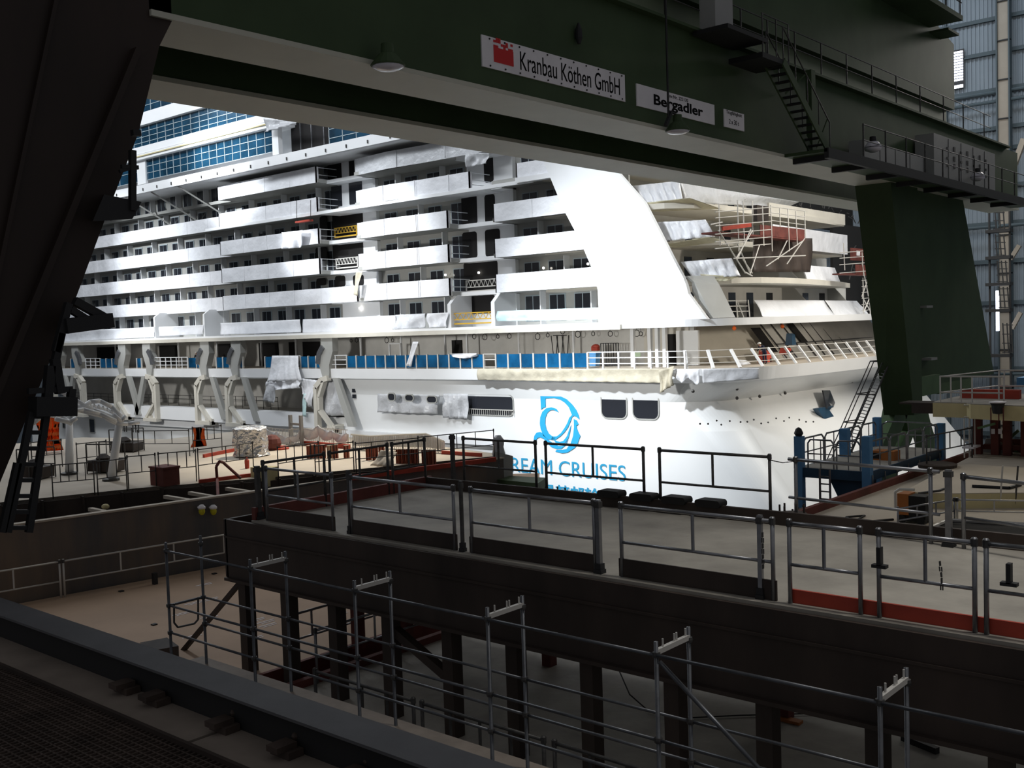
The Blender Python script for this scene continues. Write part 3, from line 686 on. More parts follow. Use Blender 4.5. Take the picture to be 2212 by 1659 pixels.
gondola(724, 488, 770, 513, 66.2, 'yellow', 'yellow work gondola in the upper bay between balcony blocks')
gondola(727, 555, 772, 580, 66.2, 'scafwhite', 'pale work gondola in the bay below the yellow one')
gondola(1008, 602, 1072, 630, 66.2, 'scafwhite', 'pale work gondola in the bay left of the side fin')
gondola(977, 674, 1062, 700, 64.3, 'yellow', 'long yellow gondola standing on the deck edge below the bays')
g = empty('hanging_cradle', P(657, 480, Y=63.4), 'small red hanging cradle before the third balcony row', 'cradle')
b = MB()
for px in (641, 671): b.tube(P(px, 432, Y=63.4), P(px, 478, Y=63.4), .03)
b.build('cradle_cable', 'blacksteel', g)
b = MB(); a = P(641, 482, Y=63.4); c = P(671, 474, Y=63.4); b.box(a.x, c.x, 63.2, 63.7, a.z - H, c.z - H - .0); b.build('cradle_floor', 'rustbright', g)
# work lamps in the bays
for (px, py, t) in [(1034, 589, 'open bay left of the side fin'), (962, 594, 'cabin window left of the open bay'), (1174, 579, 'cabin window on the fourth row'), (1270, 570, 'last cabin window beside the fin'), (777, 666, 'cabin window above the long white film')]:
    p = P(px, py, Y=66.4); b = MB(); b.sphere(p, .1, 8, 6); b.build('work_lamp', 'lampglow', None, 'small glowing work lamp in the ' + t, 'lamp', 'work lamps on the ship')
for (px, py, t) in [(1586, 709, 'leftmost'), (1690, 705, 'middle'), (1892, 703, 'rightmost')]:
    p = P(px, py, X=-37.2); b = MB(); b.sphere(p, .16, 8, 6); b.tube(p, p + Vector((0, 0, .4)), .03); b.build('orange_lamp', 'orange', None, t + ' orange lamp under the stern overhang', 'lamp', 'orange lamps under the overhang')
# cable coils hanging from the promenade ceiling
for k, (px, py) in enumerate([(758, 736), (770, 735), (835, 735), (848, 735), (1024, 727), (1047, 728), (1075, 727), (1100, 726), (1161, 727), (1183, 724), (1215, 716), (1248, 722), (1281, 721), (1318, 721), (1375, 720), (1384, 721)]):
    p = P(px, py, Y=66.9); b = MB(); r = .16 + .05 * (k % 3)
    b.path([p + Vector((r * cos(a * pi / 5), .03 * (a % 2), r * sin(a * pi / 5))) for a in range(11)], .03, 5); b.tube(p + Vector((0, 0, r)), Vector((p.x, p.y, H - .3)), .015, 4)
    b.build('cable_coil', 'black', None, 'dark cable coil hanging from the promenade ceiling', 'cable', 'coils under the promenade ceiling')
def rack(x0, y0, x1, y1, Y, lbl, n=7, tilt=0):
    a = P(x0, y1, Y=Y); c = P(x1, y0, Y=Y); b = MB()
    for k in range(n): x = a.x + (c.x - a.x) * k / (n - 1); b.tube(Vector((x, Y, a.z)), Vector((x + tilt * (.2 if k % 2 else -.2), Y, c.z)), .035)
    b.tube(a, Vector((c.x, Y, a.z)), .03); b.tube(Vector((a.x, Y, c.z)), c, .03); b.build('rack', 'blacksteel', None, lbl, 'rack')
rack(1196, 724, 1224, 770, 66.6, 'dark rack of leaning bars on the promenade above the logo', 6, 1)
rack(1299, 741, 1336, 790, 66., 'dark rack of upright bars right of the red cloth on the promenade', 8)
p = P(1287, 748, Y=65.8); b = MB(); b.sphere(p, .32, 8, 5, .55); b.box(p.x - .3, p.x + .25, 65.6, 66, p.z - H - .35, p.z - H); b.build('red_bundle', 'rustbright', None, 'red bundle on the promenade above the blue bin', 'bundle')
p = P(1284, 792, Y=65.2); b = MB(); b.hexa([p + Vector(v) for v in ((-.3, -.25, .05), (.3, -.25, .05), (.3, .25, .05), (-.3, .25, .05), (-.38, -.3, 1.0), (.38, -.3, 1.0), (.38, .3, 1.0), (-.38, .3, 1.0))]); o = b.build('blue_bin', 'blue', None, 'blue bin at the right end of the blue glass railing', 'bin'); k = MB(); k.box(p.x - .42, p.x + .42, 64.86, 65.54, p.z - H + 1.0, p.z - H + 1.07); k.build('bin_lid', 'blue', o)
p = P(1453, 760, Y=67.7); b = MB(); b.box(p.x - .25, p.x + .25, 62.98, 63., -2.35, -2.05); b.build('exit_sign', 'cranelite', None, 'small green emergency sign on the promenade rail by the dark doorway', 'sign')
for (px, py, w, h, t, m) in [(1652, 782, .6, .9, 'red machine on the stern deck left of the worker', 'rustbright'), (1697, 765, .55, .5, 'red case on the stern deck right of the worker', 'rustbright'), (1708, 745, .35, .9, 'dark blue drum on the stern deck', 'bluedk')]:
    p = P(px, py, X=-36.5); b = MB(); b.hexa([p + Vector(v) for v in ((-.3, -w, 0), (.3, -w, 0), (.3, w, 0), (-.3, w, 0), (-.2, -w * .8, h), (.25, -w * .8, h), (.25, w * .7, h * .9), (-.2, w * .7, h * .9))])
    o = b.build('deck_machine' if m == 'rustbright' else 'drum', m, None, t, 'machine' if m == 'rustbright' else 'drum')
    k = MB()
    for s in (-.6, .6): k.lathe(p + Vector((.3, w * s, .12)), [(.14, -.04), (.14, .04)], 10, ax=(1, 0, 0))
    if m == 'rustbright': k.build('wheel', 'black', o)
p = P(1600, 788, X=-36.2); cloth('cloth', [p + Vector((0, -.6, .4)), p + Vector((0, .7, .3)), p + Vector((.3, .9, 0)), p + Vector((.3, -.9, 0))], 'sheet', 'heap of white cloth on the stern deck', 'cloth', folds=2, amp=.1, n=(1, 0, 0), nu=10, nv=5)
# ---- scaffold at the stern terraces
def pscaf(lbl, X0, X1, xs, ys, top, plankY, braces, m='scafwhite'):
    root = empty('stern_scaffold', P((xs[0] + xs[-1]) / 2, ys[-1], X=X0), lbl, 'scaffold')
    b = MB()
    for i, x in enumerate(xs):
        X = X0 if i % 3 else X1
        b.tube(P(x, top[i], X=X), P(x + 3, ys[-1] + (12 if i % 2 else 0), X=X), .045, 5)
    each(b, 'standard', m, root)
    b = MB()
    for y in ys:
        s = -.09
        b.tube(P(xs[0] - 8, y + 6, X=X0), P(xs[len(xs) // 2], y + 6 + s * (xs[len(xs) // 2] - xs[0]), X=X0), .04, 5)
        b.tube(P(xs[len(xs) // 2], y - 6, X=X1), P(xs[-1] + 2, y + 4, X=X1), .04, 5)
    b.build('ledger', m, root)
    b = MB()
    for (p, q) in braces: b.tube(P(*p, X=X0), P(*q, X=X0), .05, 5)
    b.build('brace', m, root)
    b = MB(); a, c = P(xs[0], plankY, X=X0), P(xs[-1], plankY, X=X0); b.box(X1, X0, a.y, c.y, a.z - H - .1, a.z - H + .45 * 0 + .02); b.box(X0 - .05, X0, a.y + (c.y - a.y) * .45, c.y, a.z - H, a.z - H + .8)
    b.build('platform', 'rust', root)
    return root
r1 = pscaf('tall pale tube scaffold cantilevered before the stern terraces', -36.4, -37.8, [1553, 1593, 1605, 1625, 1647, 1665, 1684, 1702, 1719, 1738], [452, 465, 482, 500, 516, 531], [440, 432, 434, 434, 445, 443, 450, 452, 456, 455], 500,
           [((1552, 498), (1610, 590)), ((1620, 590), (1593, 527)), ((1593, 560), (1622, 495)), ((1625, 590), (1605, 560)), ((1560, 527), (1610, 522)), ((1535, 485), (1560, 480)), ((1590, 558), (1625, 498)), ((1640, 530), (1620, 592)), ((1585, 558), (1740, 552)), ((1700, 570), (1738, 515)), ((1680, 560), (1700, 520)), ((1655, 575), (1735, 520)), ((1610, 588), (1625, 596))])
b = MB(); b.box(-37.2, -36.9, P(1633, 470, X=-37).y, P(1658, 470, X=-37).y, P(1633, 478, X=-37).z - H, P(1633, 443, X=-37).z - H); b.build('scaffold_board', 'darksteel', r1, label='dark upright board on the scaffold')
cloth('debris_net', [P(1625, 512, X=-37.6), P(1752, 515, X=-37.6), P(1748, 588, X=-37.2), P(1622, 588, X=-37.2)], 'darksteel', 'dark brown debris net hanging below the stern scaffold platform', 'net', folds=4, amp=.15, n=(1, 0, 0))
b = MB(); a = P(1560, 494, X=-36.3); c = P(1622, 486, X=-36.3); b.bar(a, c, .1, .28); b.build('red_board', 'rustbright', None, 'bright red toe board on the stern scaffold', 'board')
r2 = pscaf('pale tube scaffold tower at the far side of the stern terraces', -36.6, -37.6, [1822, 1862, 1872, 1880], [540, 552, 566, 584], [525, 545, 560, 590], 590,
           [((1862, 570), (1876, 640)), ((1876, 600), (1862, 640)), ((1862, 640), (1880, 672)), ((1880, 640), (1866, 674))])
b = MB()
for px in (1864, 1878): b.tube(P(px, 600, X=-36.8), P(px + 2, 680, X=-36.8), .05, 5)
for k in range(6): b.tube(P(1862, 606 + 13 * k, X=-36.8), P(1880, 604 + 13 * k, X=-36.8), .035, 5)
b.build('ladder_frame', 'scafwhite', r2)
b = MB(); a = P(1839, 562, X=-36.9); c = P(1868, 538, X=-36.9); b.box(-37, -36.9, a.y, c.y, a.z - H, c.z - H); b.build('red_panel', 'rust', r2)
b = MB(); a = P(1851, 552, X=-36.85); c = P(1858, 542, X=-36.85); b.box(-36.9, -36.85, a.y, c.y, a.z - H, c.z - H); b.build('notice', 'sign', r2)
b = MB()
rg = random.Random(8)
for k in range(46):
    x = rg.uniform(1712, 1885); y0 = 438 + (x - 1712) * .19; p = P(x, y0 + rg.uniform(-4, 18), X=-43); b.tube(p, p + Vector((0, rg.uniform(-.9, .9), rg.uniform(-.7, .7))), .05, 4)
for k in range(14):
    x = 1890 - k * 4; p = P(rg.uniform(1800, 1890), rg.uniform(480, 670), X=-41.5); b.tube(p, p + Vector((0, rg.uniform(-1.5, 1.5), rg.uniform(-1.5, 1.5))), .06, 4)
b.build('scaffold_tangle', 'galvdark', None, 'dark tangle of scaffold tubes behind the highest stern terrace', 'scaffold')
MB().box(-47, -46.6, P(1700, 450, X=-46).y, 112, 9.3, 16).build('dark_backdrop', 'black', None, 'added dark backdrop behind the scaffold tangle below the crane girder', 'tarpaulin')  # dark slab added as a backdrop behind the upper scaffold tubes
MB().box(-43.2, -42.9, 98.2, 112, -.2, 9.2).build('dark_backdrop', 'black', None, 'added dark backdrop right of the lower stern terraces behind the far scaffold tower', 'tarpaulin')  # second added backdrop, darkens the gap right of the terraces
# ---- people: three helmets behind the blue glass, one bent worker at the stern
def person(lbl, base, face, pose='stand', shirt='navy', trousers='navy'):
    """one continuous skinned body, head with face details; face = unit vector the person looks along"""
    f = Vector(face).normalized(); r = Vector((f.y, -f.x, 0)); up = Vector((0, 0, 1)); o = Vector(base)
    def q(side, fwd, h): return o + r * side + f * fwd + up * h
    bend = .0 if pose == 'stand' else .45
    J = {'hip': q(0, 0, .95), 'belly': q(0, bend * .35, 1.12), 'chest': q(0, bend * .8, 1.36 - bend * .2), 'neck': q(0, bend * 1.1, 1.5 - bend * .35), 'head': q(0, bend * 1.25 + .02, 1.62 - bend * .38), 'crown': q(0, bend * 1.32, 1.74 - bend * .4)}
    R = {'hip': (.15, .12), 'belly': (.14, .11), 'chest': (.17, .12), 'neck': (.058, .058), 'head': (.088, .1), 'crown': (.07, .075)}
    E = [('hip', 'belly'), ('belly', 'chest'), ('chest', 'neck'), ('neck', 'head'), ('head', 'crown')]
    for s, t in ((-1, 'l'), (1, 'r')):
        J['sh' + t] = J['chest'] + r * .19 * s + up * .06; J['el' + t] = J['sh' + t] + r * .05 * s - up * .27 + f * .06; J['wr' + t] = J['el' + t] + f * (.2) - up * .08 - r * .03 * s; J['ha' + t] = J['wr' + t] + f * .08
        J['th' + t] = q(.1 * s, 0, .88); J['kn' + t] = q(.11 * s, .03, .5); J['an' + t] = q(.11 * s, -.02, .08); J['to' + t] = q(.12 * s, .15, .04)
        for k, v in (('sh', .07), ('el', .048), ('wr', .034), ('ha', .04), ('th', .1), ('kn', .065), ('an', .05), ('to', .045)): R[k + t] = (v, v)
        E += [('chest', 'sh' + t), ('sh' + t, 'el' + t), ('el' + t, 'wr' + t), ('wr' + t, 'ha' + t), ('hip', 'th' + t), ('th' + t, 'kn' + t), ('kn' + t, 'an' + t), ('an' + t, 'to' + t)]
    names = list(J); me = bpy.data.meshes.new('person'); me.from_pydata([J[k] - o for k in names], [(names.index(a), names.index(c)) for a, c in E], [])
    ob = bpy.data.objects.new('body', me); COL.objects.link(ob)
    md = ob.modifiers.new('skin', 'SKIN'); md.use_smooth_shade = True
    for i, k in enumerate(names):
        me.skin_vertices[0].data[i].radius = R[k]
    me.skin_vertices[0].data[0].use_root = True
    ob.modifiers.new('sub', 'SUBSURF').levels = 1
    dg = bpy.context.evaluated_depsgraph_get(); dg.update(); m2 = bpy.data.meshes.new_from_object(ob.evaluated_get(dg)); bpy.data.objects.remove(ob)
    m2.materials.clear()
    for k in (shirt, trousers, 'skin', 'black'): m2.materials.append(M[k])
    hz = (J['neck'] - o)
    for p in m2.polygons:
        c = p.center; d = (c - (J['head'] - o)).length; p.use_smooth = True
        p.material_index = 2 if d < .17 or min((c - (J['ha' + t] - o)).length for t in 'lr') < .07 else 3 if c.z < .1 else 1 if c.z < .95 else 0
    bo = bpy.data.objects.new('person', m2); COL.objects.link(bo); bo.location = o; tag(bo, lbl, 'person')
    hd = J['head']; b = MB()
    for s in (-1, 1):
        for k in range(4): b.tube(J['har' if s > 0 else 'hal'] + r * (.02 * (k - 1.5)), J['har' if s > 0 else 'hal'] + r * (.02 * (k - 1.5)) + f * (.07 - .008 * abs(k - 1)) - up * .02, .009, 5)
        h = J['har' if s > 0 else 'hal']; b.tube(h - r * .03 * s, h - r * .05 * s + f * .04, .01, 5)
        b.sphere(hd + r * .1 * s, .025, 6, 4, 1.4)
    b.sphere(hd + f * .115 - up * .01, .02, 6, 4, 1.4); b.build('hands_and_face', 'skin', bo)
    b = MB()
    for s in (-1, 1): b.sphere(hd + f * .098 + r * .035 * s + up * .025, .012, 6, 4)
    b.tube(hd + f * .1 - r * .025 - up * .05, hd + f * .1 + r * .025 - up * .05, .006, 4); b.build('eyes_and_mouth', 'black', bo)
    b = MB(); b.lathe(J['crown'] - up * .06, [(.135, 0), (.13, .05), (.1, .1), (.03, .125)], 12); b.bar(J['crown'] - up * .055 + f * .1, J['crown'] - up * .065 + f * .18, .16, .015); b.build('helmet', 'helmet', bo, smooth=False)
    return bo
for (px, t) in ((425, 'leftmost of the white helmeted pair behind the blue glass, in dark overalls'), (434, 'right one of the white helmeted pair behind the blue glass, in dark overalls'), (452, 'white helmeted person half hidden by a davit arm, in dark overalls')):
    p = P(px, 780, Y=64.4); person(t, (p.x, 64.4, H - 3.23), (.3, -1, 0), shirt='black')
p = P(1655, 785, X=-35.8); person('person in navy overalls and white helmet bending over a red machine on the stern deck', (-35.9, p.y, H - 3.23), (-.2, -1, 0), 'bend')
# ================= green gantry crane =================
crane = empty('gantry_crane', V(-17, 30, -H), 'dark green gantry crane whose twin girders bridge the picture in front of the ship', 'crane')
XN, XB = -15.4, -16.83
b = MB(); b.box(XB, XN, 9.2, 58, 5.3, 8.12); b.build('girder_web', 'crane', crane)
b = MB(); b.box(-20.65, -19.15, 9.2, 58, 5.3, 9); b.build('girder_web', 'crane', crane, label='rear girder web, in deep shade')
b = MB(); b.box(XB, XN + .06, 9.2, 58, 5.2, 5.298); b.build('bottom_flange', 'cranefl', crane, label='underside plate of the front girder, bounced light in its colour')
b = MB(); b.box(-20.7, -19.1, 9.2, 58, 5.2, 5.298); b.build('bottom_flange', 'cranefl', crane, label='underside plate of the rear girder, bounced light in its colour')
b = MB(); b.box(-16.6, XN + .25, 16, 56, 8.12, 8.2); b.build('walkway', 'crane', crane)
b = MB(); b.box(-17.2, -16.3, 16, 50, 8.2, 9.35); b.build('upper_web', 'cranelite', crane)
b = MB(); b.box(-20.6, -16.35, 8, 16, 8.12, 16); b.box(-20.6, -16.0, 25, 46, 9.35, 15); b.prism([V(-16, 46, 9.35), V(-16, 50.2, 9.35), V(-16, 50.2, 12.3), V(-16, 47.3, 12.9), V(-16, 46, 12.9)], (-4.6, 0, 0)); b.box(-20.6, -16.35, 16, 25, 9.35, 15)
b.build('machinery_house', 'crane', crane)
b = MB(); b.box(-16, -14.6, 40.5, 47, 12.45, 12.65); b.box(-16, -15.2, 47, 48.4, 12.2, 12.3); b.build('house_balcony', 'crane', crane)
b = MB()
for y in (41, 43, 45, 46.8): b.tube(V(-14.65, y, 12.65), V(-14.65, y, 13.8), .03)
for z in (13.2, 13.75): b.tube(V(-14.65, 40.6, z), V(-14.65, 47, z), .025)
b.build('balcony_railing', 'galvdark', crane)
b = MB()                                                     # upper walkway railing
yy = [20.3, 22.4, 24.4, 26.4, 28.6, 30.3, 32.2, 34.2, 36.3, 38.6, 41, 43.6, 46.4, 49, 52]
for y in yy: b.tube(V(-15.25, y, 8.2), V(-15.25, y, 9.3), .028)
for z in (9.3, 8.75): b.tube(V(-15.25, 18, z), V(-15.25, 53, z), .02)
b.build('walkway_railing', 'galvdark', crane)
b = MB(); b.box(-15.3, -14.2, 25.9, 28.2, 8.0, 8.12); b.build('side_platform', 'blacksteel', crane)
b = MB(); b.box(-15.3, -14.2, 27.9, 29.6, 7.55, 7.7); b.build('side_platform', 'blacksteel', crane)
b = MB(); b.box(-15.25, -14.75, 26.2, 27.2, 8.12, 10.2); b.build('switch_cabinet', 'cabinet', crane)
# stair between the two walkways
s = MB(); A0 = V(-14.7, 29.2, 7.65); A1 = V(-14.7, 32.4, 5.25)
for x in (-14.75, -14.2):
    s.bar(Vector((x, A0.y, A0.z)), Vector((x, A1.y, A1.z)), .05, .26)
each(s, 'stair_stringer', 'crane', crane)
s = MB()
for k in range(13):
    q = A0.lerp(A1, (k + .5) / 13); s.box(-14.75, -14.2, q.y - .1, q.y + .13, q.z - H - .02, q.z - H + .02)
each(s, 'stair_tread', 'blacksteel', crane)
s = MB()
for x in (-14.75, -14.2):
    s.tube(Vector((x, A0.y, A0.z + 1.0)), Vector((x, A1.y, A1.z + 1.0)), .022)
    for k in range(5):
        q = A0.lerp(A1, k / 4); s.tube(Vector((x, q.y, q.z)), Vector((x, q.y, q.z + 1.)), .02)
for y in (27.95, 28.8, 29.6): s.tube(V(-14.22, y, 7.7), V(-14.22, y, 8.8), .022)
s.tube(V(-14.22, 27.9, 8.8), V(-14.22, 29.6, 8.8), .02); s.build('stair_railing', 'galvdark', crane)
b = MB(); b.box(-14.9, -14.7, 32.2, 32.5, 5.3, 8.0); b.bar(V(-15.3, 31.5, 7.2), V(-14.8, 32.3, 8.0), .05); b.bar(V(-14.8, 32.6, 5.4), V(-14.8, 33.6, 6.6), .04); b.build('support_post', 'crane', crane)
# lower walkway with floor frames, railing, cabinets
b = MB(); b.box(-15.34, -13.9, 31.5, 56.5, 5.2, 5.3); b.build('lower_walkway', 'crane', crane)
b = MB()
for y in range(32, 56, 3): b.box(-15.3, -13.95, y, y + .18, 5.02, 5.2)
b.box(-14.0, -13.85, 31.5, 56.5, 5.0, 5.32); each(b, 'walkway_joist', 'blacksteel', crane)
b = MB()
for k in range(12):
    y = 34.5 + k * 1.95; b.tube(V(-13.95, y, 5.3), V(-13.95, y, 6.45), .03)
for z in (6.42, 5.9): b.tube(V(-13.95, 34.5, z), V(-13.95, 56.3, z), .022)
b.build('lower_railing', 'galvdark', crane)
b = MB()
for k in range(4): b.box(-15.25, -14.7, 36.4 + k * 1.5, 37.8 + k * 1.5, 5.32, 6.25)
each(b, 'equipment_locker', 'cabinet', crane)
bx = MB(); bx.box(-15.3, -14.55, 43.1, 51.2, 5.5, 7.25); ebox = bx.build('electrical_cabinet', 'cabinet', crane)
b = MB()
rg = random.Random(5)
for k in range(7):
    y = 44.6 + k * .85
    for z in (6.05, 6.35, 6.75): b.box(-14.55, -14.52, y, y + .18, z, z + (.2 if k % 2 else .1))
each(b, 'label_plate', 'galvdark', ebox)
b = MB()
for y in (44.8, 46.4, 48, 49.6): b.box(-14.55, -14.535, y, y + .02, 5.55, 7.2)
each(b, 'door_seam', 'blacksteel', ebox)
# legs: right leg with A-frame foot, left leg close to the camera
b = MB()
b.hexa([V(XB + .3, 42.6, -4.1), V(XN, 42.9, -4.1), V(XN, 43.9, -4.1), V(XB + .3, 43.9, -4.1), V(XB, 40.7, 5.2), V(XN, 40.7, 5.2), V(XN, 43.6, 5.2), V(XB, 43.6, 5.2)])
b.hexa([V(XB, 43.4, -3.05), V(XN - .3, 43.4, -3.05), V(XN - .3, 54.8, -3.05), V(XB, 54.8, -3.05), V(XB, 43, 5.2), V(XN - .3, 43, 5.2), V(XN - .3, 50.3, 5.2), V(XB, 50.3, 5.2)])
b.build('crane_leg', 'crane', crane)
b = MB(); b.hexa([V(-20.6, 57.5, -4.3), V(-19.2, 57.5, -4.3), V(-19.2, 63, -4.3), V(-20.6, 63, -4.3), V(-20.6, 52.5, 5.2), V(-19.2, 52.5, 5.2), V(-19.2, 58, 5.2), V(-20.6, 58, 5.2)]); b.build('crane_leg', 'crane', crane, label='rear leg in shade')
b = MB()
def xq(px, py, X=-16.25): return P(px, py, X=X)
b.prism([xq(1938, 822), xq(1958, 822), xq(1965, 880), xq(1958, 905), xq(1898, 1050), xq(1868, 1050), xq(1931, 905), xq(1940, 860)], (-.55, 0, 0))
b.prism([xq(1950, 868), xq(2000, 868), xq(2012, 920), xq(2055, 1050), xq(2030, 1050), xq(1996, 935), xq(1986, 922), xq(1975, 938), xq(1928, 1050), xq(1900, 1050), xq(1962, 930)], (-.55, 0, 0))
b.box(XB, XN - .05, 43.2, 46.2, -3.4, -2.6)
each(b, 'leg_strut', 'cranestrut', crane)
b = MB()
for q in (1883, 1914, 2042): 
    p = xq(q, 1050); b.box(-16.85, -16.2, p.y - .35, p.y + .35, -H, p.z - H + .2)
each(b, 'bogie_column', 'cranestrut', crane)
b = MB()                                                     # left leg, almost black against the light
Lz = [(5.2, 9.6), (4.75, 9.35), (3.3, 8.9), (2.15, 8.37), (.7, 7.73), (-2.0, 6.43), (-4.5, 5.4)]
pr = [V(XN, y, z) for z, y in Lz] + [V(XN, 2.5, -4.5), V(XN, .2, 9), V(XN, 9.6, 9)]
b.prism(pr, (-1.4, 0, 0)); b.box(-16.8, -15.4, 2.5, 5.4, -H, -4.5)
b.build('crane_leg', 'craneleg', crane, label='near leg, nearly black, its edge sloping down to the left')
b = MB()
for k in range(3): b.bar(V(XN + .03, 1.5 + 2. * k, -3), V(XN + .03, 4. + 2.0 * k, 6.5), .12, .06)
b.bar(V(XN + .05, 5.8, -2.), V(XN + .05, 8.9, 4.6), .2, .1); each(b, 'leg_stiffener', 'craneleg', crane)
# fittings on the near leg: post, brackets, ladder, platform
def lq(px, py, X=-15.0): return P(px, py, X=X)
b = MB()
b.bar(lq(286, 325), lq(286, 455), .09); b.bar(lq(262, 360), lq(298, 362), .06); b.bar(lq(285, 287), lq(302, 288), .09); b.bar(lq(258, 370), lq(290, 362), .05)
b.hexa([lq(200, 478), lq(286, 473), lq(286, 473, -15.6), lq(200, 478, -15.6), lq(225, 420), lq(306, 436), lq(306, 436, -15.6), lq(225, 420, -15.6)])
b.build('leg_bracket', 'blacksteel', crane)
b = MB()
b.bar(lq(160, 650), lq(236, 692), .12); b.bar(lq(152, 668), lq(190, 692), .1); b.bar(lq(138, 705), lq(238, 692), .22); b.bar(lq(148, 655), lq(120, 760), .1)
b.build('bracket_frame', 'blacksteel', crane)
b = MB()
b.bar(lq(70, 878), lq(158, 878), .28); b.bar(lq(60, 845), lq(155, 840), .08); b.bar(lq(118, 775), lq(130, 850), .12); b.bar(lq(100, 880), lq(108, 790), .12); b.bar(lq(155, 840), lq(150, 885), .1)
b.bar(lq(132, 720), lq(98, 880), .1)
b.build('leg_platform', 'blacksteel', crane)
b = MB()
for (pa, pb) in [((68, 890), (16, 1150)), ((102, 880), (62, 1150)), ((38, 1000), (4, 1150))]: b.bar(lq(*pa), lq(*pb), .09)
for k in range(8):
    t = k / 7; b.bar(lq(68 - 52 * t, 900 + 240 * t), lq(100 - 40 * t, 900 + 240 * t), .06)
b.build('leg_ladder', 'blacksteel', crane)
# caged ladder on the far leg foot
c = MB(); q0 = [P(1905, 778, X=-16.9), P(1922, 782, X=-16.2)]; q1 = [P(1806, 1008, X=-16.9), P(1822, 1012, X=-16.2)]
for a, e in zip(q0, q1): c.tube(a, e, .035)
for k in range(34):
    t = k / 33; c.tube(q0[0].lerp(q1[0], t), q0[1].lerp(q1[1], t), .02)
c.build('caged_ladder', 'galvdark', crane)
c = MB()
offs = [Vector((-.1, -1.0, .0)), Vector((.15, -1.25, 0)), Vector((.5, -1.2, 0)), Vector((.7, -.9, 0))]
for o in offs: c.tube(q0[0] + o, q1[0] + o, .022)
for t in (.0, .32, .58, .8, .98):
    a = q0[0].lerp(q1[0], t); e = q0[1].lerp(q1[1], t); c.path([a] + [a + o for o in offs] + [e], .025)
c.build('ladder_cage', 'galvdark', crane)
# lamps
def lamp(px, py, X, bell=True, lbl=None, rod=None, sc=1.):
    p = P(px, py, X=X); b = MB()
    b.lathe(p, [(.05 * sc, .42 * sc), (.12 * sc, .40 * sc), (.13 * sc, .22 * sc), (.17 * sc, .2 * sc), (.34 * sc, 0), (.33 * sc, -.03 * sc)], 16)
    o = b.build('floodlight', 'crane' if bell else 'blacksteel', crane, label=lbl)
    g = MB(); g.lathe(p, [(.30 * sc, -.01), (.31 * sc, -.05), (.2 * sc, -.10), (.05 * sc, -.12)] if bell else [(.2 * sc, .2 * sc), (.34 * sc, .0), (.3 * sc, -.12 * sc), (.1, -.2 * sc)], 16)
    g.build('lamp_glass', 'lampglass', o, smooth=True)
    if rod:
        r = MB(); r.tube(p + Vector((0, -.45, .2)), p + Vector((0, -.45, rod)), .03); r.tube(p + Vector((0, -.45, .45)), p + Vector((0, 0, .4)), .03); r.bar(p + Vector((0, -.6, .05)), p + Vector((0, -.3, .45)), .08); r.build('lamp_rod', 'blacksteel', o)
lamp(1464, 281, -15.0, rod=4.5); lamp(838, 140, -15.05); lamp(1886, 318, -14.2, False, 'round glass lamp by the lower walkway', sc=.9); lamp(2112, 382, -14.2, False, 'round glass lamp at the far end', sc=.9)
b = MB(); p = P(1250, 72, X=-15.3); b.lathe(p, [(.02, .25), (.08, .1), (.09, -.1), (.04, -.25)], 10); b.build('cable_gland', 'blacksteel', crane)
b = MB()
for q in ((1986, 663), (1996, 776)): p = P(*q, X=-15.6); b.box(-15.7, -15.3, p.y, p.y + .75, p.z - H - .05, p.z - H + .05)
each(b, 'leg_handle', 'cabinet', crane)
# signs with lettering
def signboard(x0, y0, x1, y1, lbl):
    a = P(x0, y0, X=XN + .03); c = P(x1, y1, X=XN + .03)
    b = MB(); b.box(XN, XN + .03, a.y, c.y, c.z - H, a.z - H); return b.build('sign', 'sign', crane, label=lbl), a.y, c.y, c.z - H, a.z - H
XF = XN + .032; yd = (0, 1, 0); zd = (0, 0, 1)
o, ya, yb, za, zb = signboard(1040, 74, 1351, 220, 'long white maker sign with a red logo')
fit_text('lettering', 'Kranbau K\u00f6then GmbH', V(XF, ya + 1.28, za + .13), yd, zd, yb - ya - 1.52, .42, 'ink', o)
b = MB(); L0 = ya + .38
b.box(XF - .01, XF + .01, L0, L0 + .66, za + .16, za + .48)
for j in range(4):
    for i in range(8):
        if rg.random() < (.75, .5, .35, .15)[j]: b.box(XF - .01, XF + .01, L0 + i * .0825, L0 + i * .0825 + .07, za + .48 + j * .055, za + .53 + j * .055)
b.build('logo_block', 'red', o)
b = MB()
for k in range(11):
    y = ya + .25 + k * (yb - ya - .4) / 10
    for z in (za + .05, zb - .05): b.sphere(V(XF + .01, y, z), .022, 6, 4)
each(b, 'sign_bolt', 'blacksteel', o)
o, ya, yb, za, zb = signboard(1375, 180, 1544, 270, 'white name sign with bold black lettering')
fit_text('lettering', 'Bergadler', V(XF, ya + .8, za + .06), yd, zd, 2.55, .36, 'ink', o, bold=.025)
fit_text('lettering', 'Inv.Nr. 222170', V(XF, ya + 1.55, za + .44), yd, zd, 1.0, .09, 'ink', o)
o, ya, yb, za, zb = signboard(1564, 235, 1608, 284, 'small square load sign')
fit_text('lettering', 'Tragf\u00e4higkeit', V(XF, ya + .12, za + .37), yd, zd, .95, .13, 'ink', o)
fit_text('lettering', '2 x 30 t', V(XF, ya + .28, za + .12), yd, zd, .6, .14, 'ink', o)
